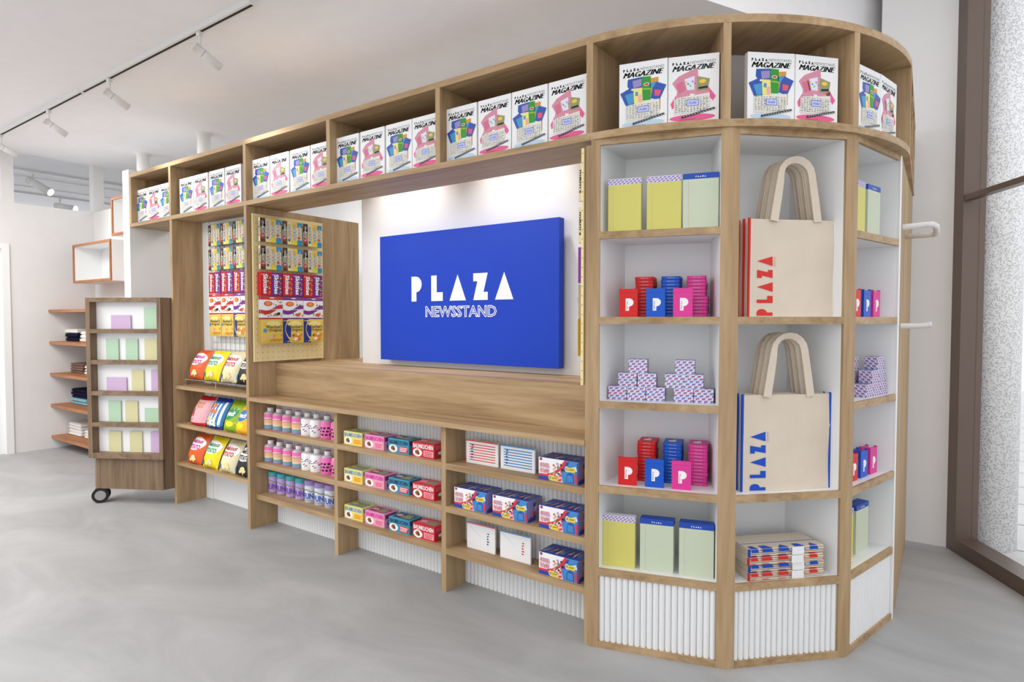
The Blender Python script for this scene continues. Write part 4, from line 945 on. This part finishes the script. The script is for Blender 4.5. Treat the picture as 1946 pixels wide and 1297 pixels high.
# ---- slider bag boxes
def slider():
    w, h, t = .187, .0905, .108; b = MB(); b.box(-w / 2, w / 2, 0, t, 0, h, 'print_white', side='wrap_side', top='sb_blue'); F = front(0); T = topf(h); S = sidef(w / 2)
    X = lambda f: -w / 2 + f * w
    Z = lambda f: f * h
    P = lambda pts, m, l: b.pol(F, [(X(a), Z(c)) for a, c in pts], m, l)
    P([(0, .0), (.32, 0), (.30, .17), (0, .17)], 'sb_blue', 2); P([(0, .17), (.22, .17), (.42, .30), (.62, .62), (.74, 1), (.66, 1), (.52, .62), (.36, .38), (.2, .27), (0, .26)], 'sb_red', 3)
    P([(.62, 0), (1, 0), (1, 1), (.72, 1), (.66, .72), (.56, .5)], 'sb_sky', 2); P([(.60, .5), (.70, .5), (.78, .98), (.7, .9)], 'sb_blue', 3); P([(.44, .02), (.60, .02), (.58, .42), (.48, .4)], 'sb_pink', 3); P([(.82, .72), (.94, .8), (.98, .6), (.8, .56)], 'wrap_pale', 4)
    P([(.70, .05), (.90, .05), (.88, .42), (.80, .50), (.72, .4)], 'candy_blue', 4); P([(.72, .08), (.88, .08), (.86, .38), (.74, .38)], 'sb_sky', 5); P([(.92, .05), (.98, .05), (.95, .5), (.9, .42)], 'sb_red', 4)
    b.text(F, 'SLIDER', X(.03), X(.29), Z(.56), Z(.76), 'deep_red', 4, bold=.09); b.text(F, 'BAGS', X(.03), X(.27), Z(.30), Z(.52), 'deep_red', 4, bold=.09)
    b.text(F, 'SLIDER', X(.035), X(.285), Z(.57), Z(.75), 'sb_pink', 5, bold=.03); b.text(F, 'BAGS', X(.035), X(.265), Z(.31), Z(.51), 'sb_pink', 5, bold=.03)
    b.rect(F, X(.03), X(.09), Z(.86), Z(.93), 'sb_red', 3); b.rect(F, X(.03), X(.09), Z(.93), Z(.98), 'sb_blue', 3)
    for (u, v) in ((.27, .03), (.68, .52)):
        b.rect(F, X(u + .05), X(u + .24), Z(v), Z(v + .2), 'sb_yellow', 6); b.ell(F, X(u + .04), Z(v + .12), .009, .012, 'w_light', 7, seg=14); b.text(F, '15', X(u + .018), X(u + .062), Z(v + .06), Z(v + .18), 'ink', 8, bold=.03); b.text(F, 'QUART', X(u + .08), X(u + .22), Z(v + .07), Z(v + .15), 'w_brown', 7, bold=.02)
    for i in range(26):
        u = .5 + .10 * sin(i * 1.9) + .03 * cos(i * 3.3); v = .08 + .75 * (i / 26.0)
        b.ell(F, X(u), Z(v), .005, .0042, ('sb_red', 'candy_red', 'bk_rose', 'ink', 'wrap_side', 'caramel', 'leaf')[i % 7], 5 + i % 3, seg=7, rot=i)
    for i in range(14): b.pol(T, [(X(.02 + .068 * i), t * random.uniform(.05, .4)), (X(.10 + .066 * i), t * random.uniform(.1, .5)), (X(.08 + .068 * i), t * random.uniform(.6, .95))], ('mag_olive', 'sb_sky', 'plum', 'bk_gold', 'deep_blue', 'bk_rose')[i % 6], 1 + i % 4)
    for i in range(10): b.ell(S, t * random.uniform(.15, .85), h * random.uniform(.12, .9), .011, .010, ('sb_red', 'mag_rose', 'sb_blue', 'mag_olive', 'pale_grey')[i % 5], 1 + i % 3, seg=9)
    b.rect(S, 0, t * .5, 0, h * .18, 'sb_blue', 5); b.rect(F, X(.97), X(1), Z(0), Z(.95), 'sb_blue', 4)
    return (b.mesh('bag_box'), [])
SL = slider()
for (x, y, z, wh) in ((2.108, .058, .595, 'upper right shelf beside the striped cards'), (1.648, .058, .398, 'middle shelf of the right bay, leftmost of three'), (1.868, .058, .398, 'middle shelf of the right bay, centre of three'), (2.116, .050, .398, 'middle shelf of the right bay, rightmost of three'), (2.112, .055, .203, 'lowest shelf of the right bay')):
    place(SL, 'bag_box', 'slider bag box, %s' % wh, 'box', (x, y, z), 0, 'slider bag boxes')
# ---- flat stationery
def card(c):
    w, h, t = .182, .106, .010; b = MB(); b.box(-w / 2, w / 2, 0, t, 0, h, 'paper_white'); F = front(0)
    b.rect(F, -w / 2, w / 2, h - .006, h, c, 1)
    for i in range(7): b.rect(F, -w * .40, w * .42, .014 + .0118 * i, .0185 + .0118 * i, c, 1)
    b.logo(F, -w * .40 + .012, -w * .40 + .024, .022, .086, 'deep_blue', 3, rot=-90)
    return (b.mesh('card_pack'), [])
for x, c, nm in ((1.672, 'card_red', 'red'), (1.868, 'card_blue', 'blue')):
    place(card(c), 'card_pack', 'white card pack with %s horizontal stripes on the upper shelf of the right bay' % nm, 'stationery', (x, .112, .595), 0)
def env(c, lc, u):
    w, h, t = .162, .118, .008; b = MB(); b.box(-w / 2, w / 2, 0, t, 0, h, 'paper_white'); F = front(0)
    b.rect(F, -w / 2, w / 2, h - .0045, h, c, 1); b.logo(F, u, u + .012, .032, .086, lc, 2, rot=-90)
    b.pol(F, [(-w / 2 + .003, h - .006), (0, h * .52), (.001, h * .525), (-w / 2 + .005, h - .005)], 'pale_grey', 1)
    return (b.mesh('envelope_pack'), [])
place(env('env_pink', 'deep_blue', .036), 'envelope_pack', 'white envelope pack with pink top edge on the lowest shelf of the right bay', 'stationery', (1.668, .108, .203), 0)
place(env('card_blue', 'red', .036), 'envelope_pack', 'white envelope pack with blue top edge on the lowest shelf of the right bay', 'stationery', (1.862, .104, .203), 0)

# ================================================================== TRACK LIGHTS
tr = empty('ceiling_track'); tag(tr, 'thin white lighting track running along the ceiling', 'track')
b = MB(); b.box(-1.4, .60, -.335, -.291, 2.775, 2.7999, 'white_fixture'); b.box(-3.74, -1.43, -.335, -.291, 2.775, 2.7999, 'white_fixture'); b.box(-1.43, -1.40, -.333, -.293, 2.777, 2.7999, 'white_fixture'); b.obj('rail', tr)
b = MB(); b.box(-1.4, .59, -.320, -.306, 2.7738, 2.7752, 'dark_gap'); b.box(-3.74, -1.44, -.320, -.306, 2.7738, 2.7752, 'dark_gap'); b.obj('slot', tr)
def spot(x, y, zt, d, label, glow=False, s=.66):
    r = empty('spotlight', (x, y, zt)); tag(r, label, 'light', 'spotlights on the ceiling track')
    b = MB(); b.box(-.016, .016, -.012, .012, -.020, 0, 'white_fixture'); b.lathe([(.008, -.072), (.008, -.02)], 'white_fixture', 12); b.obj('mount', r)
    dv = Vector(d).normalized(); c0 = Vector((0, 0, -.095)); p0 = c0 - dv * .045 * s; p1 = c0 + dv * .185 * s
    b = MB(); b.tube([p0, p0 + dv * .05, p1], .034 * s, 'white_fixture', 24); hd = b.obj('lamp_head', r)
    b = MB(); b.tube([p0 + dv * .048, p0 + dv * .052], .0346 * s, 'pale_grey', 24); b.obj('seam', hd)
    b = MB(); b.tube([p1, p1 + dv * .002], .028 * s, 'lamp_glow' if glow else 'pale_grey', 20); b.obj('lens', hd)
    if glow:
        b = MB(); b.tube([p1 + dv * .002, p1 + dv * .006], .030 * s, 'lamp_glow', 20); b.obj('diffuser', hd)
    return Vector((x, y, zt)) + p1, dv
SP = []
for i, (x, dd) in enumerate(((.10, (.22, .85, -.55)), (-1.004, (.22, .85, -.55)), (-2.02, (.22, .85, -.55)), (-3.067, (.22, .85, -.5)))):
    SP.append(spot(x, -.313, 2.7738, dd, 'white cylindrical spotlight on the ceiling track, %s from the left' % ('fourth', 'third', 'second', 'first')[i]))
b = MB(); b.box(-5.10, -5.06, -3, 2.5, 2.895, 2.92, 'white_fixture'); b.box(-6.62, -6.58, -3, 2.5, 2.895, 2.92, 'white_fixture'); tag(b.obj('ceiling_track'), 'faint track on the ceiling of the next room above the low wall', 'track')
spot(-5.16, .54, 2.895, (.80, .55, -.55), 'white spotlight glowing in the next room, the nearer and higher one', True, 1.25)
spot(-6.66, 1.30, 2.895, (.85, .5, -.18), 'white spotlight glowing in the next room, the farther and lower one', True, 1.25)

# ================================================================== TROLLEY
al = radians(30)
tl = empty('display_trolley', (-1.357, -.354, 0), al); tag(tl, 'dark walnut display trolley with five shelves of pastel cards, on castors', 'trolley')
b = MB(); b.prism([(-.012, .075), (.03, .035), (.515, .035), (.55, .10), (.55, .20), (-.012, .20)], .10, .314, 'walnut_upright'); b.prism([(.01, .13), (.54, .13), (.54, .20), (.01, .20)], .314, 1.37, 'walnut_upright'); b.obj('body', tl)
fr = MB(); x0, x1 = .006, .542
fr.box(x0, x0 + .030, 0, .13, .315, 1.395, 'walnut_upright'); fr.box(x1 - .026, x1, 0, .13, .315, 1.395, 'walnut_upright'); fr.box(x0 + .03, x1 - .026, 0, .13, 1.367, 1.395, 'walnut_long'); fr.box(x0 + .03, x1 - .026, 0, .13, .315, .350, 'walnut_long')
fr.obj('frame', tl)
for z in (1.186, .977, .768, .556):
    b = MB(); b.box(x0 + .0301, x1 - .0261, .001, .06, z - .028, z, 'walnut_long'); b.obj('shelf', tl)
b = MB(); b.box(x0 + .0301, x1 - .0261, .0605, .075, .35, 1.367, 'white_lacquer'); b.obj('backing', tl)
b = MB(); b.prism([(.5421, .02), (.562, .07), (.562, .20), (.5421, .19)], .11, 1.395, 'walnut_upright'); b.prism([(.5625, .10), (.588, .125), (.588, .20), (.5625, .20)], .10, 1.393, 'oak_upright'); b.obj('side_wing', tl)
for (cx, cy) in ((.045, .055), (.565, .20)):
    b = MB(); b.lathe([(.012, .075), (.012, .10)], 'chrome', 10, cx, cy); b.box(cx - .012, cx + .012, cy - .02, cy + .02, .055, .08, 'black_rubber'); ca = b.obj('castor', tl)
    for sx in (-.030, .012):
        w = MB(); seg = 24; base = Vector((cx + sx, cy, .0515)); dv = Vector((1, 0, 0)); dv = Vector((cos(-1.05), sin(-1.05), 0))
        p = Vector((cx, cy, .0515)) + dv * sx * 1.2
        w.tube([p - dv * .011, p + dv * .011], .0515, 'black_rubber', seg); w.tube([p - dv * .0121, p - dv * .0111], .033, 'hub_grey', seg); w.tube([p + dv * .0111, p + dv * .0121], .033, 'hub_grey', seg); w.obj('wheel', ca)
def tcard(x0, x1, z0, z1, m, nm, wh):
    w = x1 - x0; h = z1 - z0; b = MB(); b.box(-w / 2, w / 2, 0, .007, 0, h, m)
    p = Vector((-1.357, -.354, 0)) + Matrix.Rotation(al, 3, 'Z') @ Vector(((x0 + x1) / 2, .050, 0)); 
    place((b.mesh('greeting_card'), []), 'greeting_card', '%s card on the %s' % (nm, wh), 'card', (p.x, p.y, z0), al, 'pastel cards on the trolley')
RW = {1: 1.1861, 2: .9771, 3: .7681, 4: .5561, 5: .3501}
TC = [(1, .150, .292, .092, 'lilac', 'lilac landscape', 'top shelf of the trolley'), (1, .389, .479, .144, 'mint', 'mint green', 'top shelf of the trolley'),
      (2, .110, .200, .142, 'mint', 'mint green', 'second shelf of the trolley at left'), (2, .252, .339, .142, 'mint', 'mint green', 'second shelf of the trolley in the middle'), (2, .388, .477, .142, 'pastel_yellow', 'pale yellow', 'second shelf of the trolley'),
      (3, .108, .253, .090, 'lilac', 'lilac landscape', 'third shelf of the trolley'), (3, .291, .378, .142, 'pastel_yellow', 'pale yellow', 'third shelf of the trolley'), (3, .432, .515, .142, 'lilac', 'lilac upright', 'third shelf of the trolley'),
      (4, .118, .208, .142, 'mint', 'mint green', 'fourth shelf of the trolley'), (4, .240, .330, .142, 'pastel_yellow', 'pale yellow', 'fourth shelf of the trolley'), (4, .380, .513, .095, 'mint', 'mint green landscape', 'fourth shelf of the trolley'),
      (5, .115, .206, .142, 'pastel_yellow', 'pale yellow', 'lowest shelf of the trolley at left'), (5, .268, .358, .142, 'pastel_yellow', 'pale yellow', 'lowest shelf of the trolley in the middle'), (5, .420, .513, .142, 'lilac', 'lilac', 'lowest shelf of the trolley')]
for r, a, c, h, m, nm, wh in TC: tcard(a, c, RW[r], RW[r] + h, m, nm, wh)

# ================================================================== LEFT WALL SHELVES, BOXES, CLOTHES
for i, z in enumerate((1.344, 1.038, .732, .431, .124)):
    b = MB(); b.box(-3.75, -1.9, .206, .6149, z - .028, z, 'shelf_orange')
    tag(b.obj('wall_shelf'), 'orange wood wall shelf behind the trolley, %s of five' % ('top', 'second', 'third', 'fourth', 'lowest')[i], 'shelf', 'orange wall shelves')
def cube(x0, x1, z0, z1, yf, yb, label):
    r = empty('wall_box', (x0, yb, z0)); tag(r, label, 'shelf'); w, h, d = x1 - x0, z1 - z0, yb - yf
    b = MB(); t = .022
    b.box(0, w, -d, 0, 0, t, 'white_lacquer'); b.box(0, w, -d, 0, h - t, h, 'white_lacquer'); b.box(0, t, -d, 0, t, h - t, 'white_lacquer'); b.box(w - t, w, -d, 0, t, h - t, 'white_lacquer'); b.box(t, w - t, -.012, 0, t, h - t, 'white_lacquer'); b.obj('box_shell', r)
    b = MB()
    for q in ((0, w, 0, t), (0, w, h - t, h), (0, t, t, h - t), (w - t, w, t, h - t)): b.box(q[0], q[1], -d - .012, -d, q[2], q[3], 'shelf_orange')
    b.obj('front_edging', r)
cube(-3.571, -2.735, 1.598, 1.965, .356 + .012, .6149, 'square white wall box with orange wood edging above the wall shelves')
cube(-2.702, -1.9, 1.985, 2.318, .356 + .012, .6149, 'upper white wall box with orange wood edging beside the white partition')
def shirt(w, d, h, m):
    b = MB(); ring = [(-w / 2, -d / 2), (w / 2, -d / 2), (w / 2, d / 2), (-w / 2, d / 2)]; lay = [(0, .012), (h * .25, .0), (h * .5, -.004), (h * .75, .002), (h, .02)]
    pts = []
    for z, i in lay:
        pts.append([(x - math.copysign(i, x) + random.uniform(-.003, .003), y - math.copysign(i, y) + random.uniform(-.003, .003), z) for x, y in ring])
    for a in range(4):
        for k in range(4): j = (k + 1) % 4; b.face([pts[a][k], pts[a][j], pts[a + 1][j], pts[a + 1][k]], m, True)
    b.face(pts[4], m); b.face(list(reversed(pts[0])), m)
    return (b.mesh('folded_shirt'), [])
stacks = [(-3.60, 1.038, 2, 'cloth_navy', 'navy', .040, 1, 'cloth_white'), (-3.25, 1.038, 3, 'cloth_white', 'white', .034, 0, None), (-3.50, .732, 4, 'cloth_brown', 'brown', .024, 0, None), (-3.17, .732, 3, 'cloth_white', 'white', .028, 0, None),
          (-3.46, .431, 2, 'cloth_teal', 'pale teal', .030, 3, 'cloth_navy'), (-3.56, .124, 4, 'cloth_white', 'white', .030, 0, None), (-3.19, .124, 3, 'cloth_white', 'white', .026, 0, None)]
for si, (x, z, n, m, nm, h, n2, m2) in enumerate(stacks):
    sn = {1.038: 'second', .732: 'third', .431: 'fourth', .124: 'lowest'}[z]; side = 'right' if x > -3.3 else 'left'
    if z == .431: side = 'only'
    for j in range(n + n2):
        mm = m if j < n else m2; nn = nm if j < n else {'cloth_white': 'white', 'cloth_navy': 'navy'}[m2]
        place(shirt(.29 if z != .431 else .36, .24, h, mm), 'folded_shirt', '%s folded shirt, %s up in the %s pile on the %s wall shelf' % (nn, nth[j], side, sn), 'shirt', (x + random.uniform(-.006, .006), .46 + random.uniform(-.006, .006), z + h * j), 0, 'folded shirts on the wall shelves')

# ================================================================== LIGHT
w = bpy.data.worlds.new('World'); SC.world = w; w.use_nodes = True
bg = w.node_tree.nodes['Background']; bg.inputs['Color'].default_value = (0.93, 0.955, 1.0, 1); bg.inputs['Strength'].default_value = 1.0
def area(name, loc, rot, sx, sy, e, c=(1, .985, .97)):
    l = bpy.data.lights.new(name, 'AREA'); l.shape = 'RECTANGLE'; l.size = sx; l.size_y = sy; l.energy = e; l.color = c
    o = bpy.data.objects.new(name, l); COL.objects.link(o); o.location = loc; o.rotation_euler = rot; return o
def spotl(loc, tgt, e, ang, blend=.6, r=.03, c=(1, .985, .97)):
    l = bpy.data.lights.new('spot_lamp', 'SPOT'); l.energy = e; l.spot_size = radians(ang); l.spot_blend = blend; l.shadow_soft_size = r; l.color = c
    o = bpy.data.objects.new('spot_lamp', l); COL.objects.link(o); o.location = loc
    o.rotation_euler = (Vector(tgt) - Vector(loc)).to_track_quat('-Z', 'Y').to_euler(); return o
# soft fill area lights added under the ceilings, with no real fixtures behind them
area('ceiling_fill', (-.6, -3.0, 2.78), (0, 0, 0), 2.6, 2.2, 60)
area('ceiling_fill', (3.6, -2.6, 3.33), (0, 0, 0), 2.6, 2.6, 18)
area('ceiling_fill', (-2.4, -1.7, 2.78), (0, 0, 0), 2.0, 1.6, 50)
area('ceiling_fill', (-.5, 1.6, 2.78), (0, 0, 0), 4.0, .9, 28)
area('ceiling_fill', (-6.2, -1.0, 2.85), (0, 0, 0), 2.0, 3.0, 14)
area('ceiling_fill', (3.2, .2, 3.33), (0, 0, 0), .6, .7, 8)
for p, d in SP:
    q = p + d * .01; spotl(tuple(q), tuple(q + d), 22, 96, 1.0)
for x in (.82, 1.62): spotl((x, .33, 2.5), (x, .52, 1.85), 34, 74, .9, .04)

# ================================================================== CAMERA
cam = bpy.data.cameras.new('Camera'); co = bpy.data.objects.new('Camera', cam); COL.objects.link(co)
co.location = (3.4336, -2.088, 1.25); co.rotation_euler = (radians(90 - 1.9669), 0, radians(90 - 54.0719))
cam.sensor_width = 36; cam.lens = 1195.63 * 36 / 1946; cam.clip_start = .02; cam.clip_end = 100
SC.camera = co
SC.view_settings.view_transform = 'Standard'; SC.view_settings.look = 'None'; SC.view_settings.gamma = 1.0; SC.view_settings.exposure = 0.52; SC.view_settings.use_curve_mapping = False
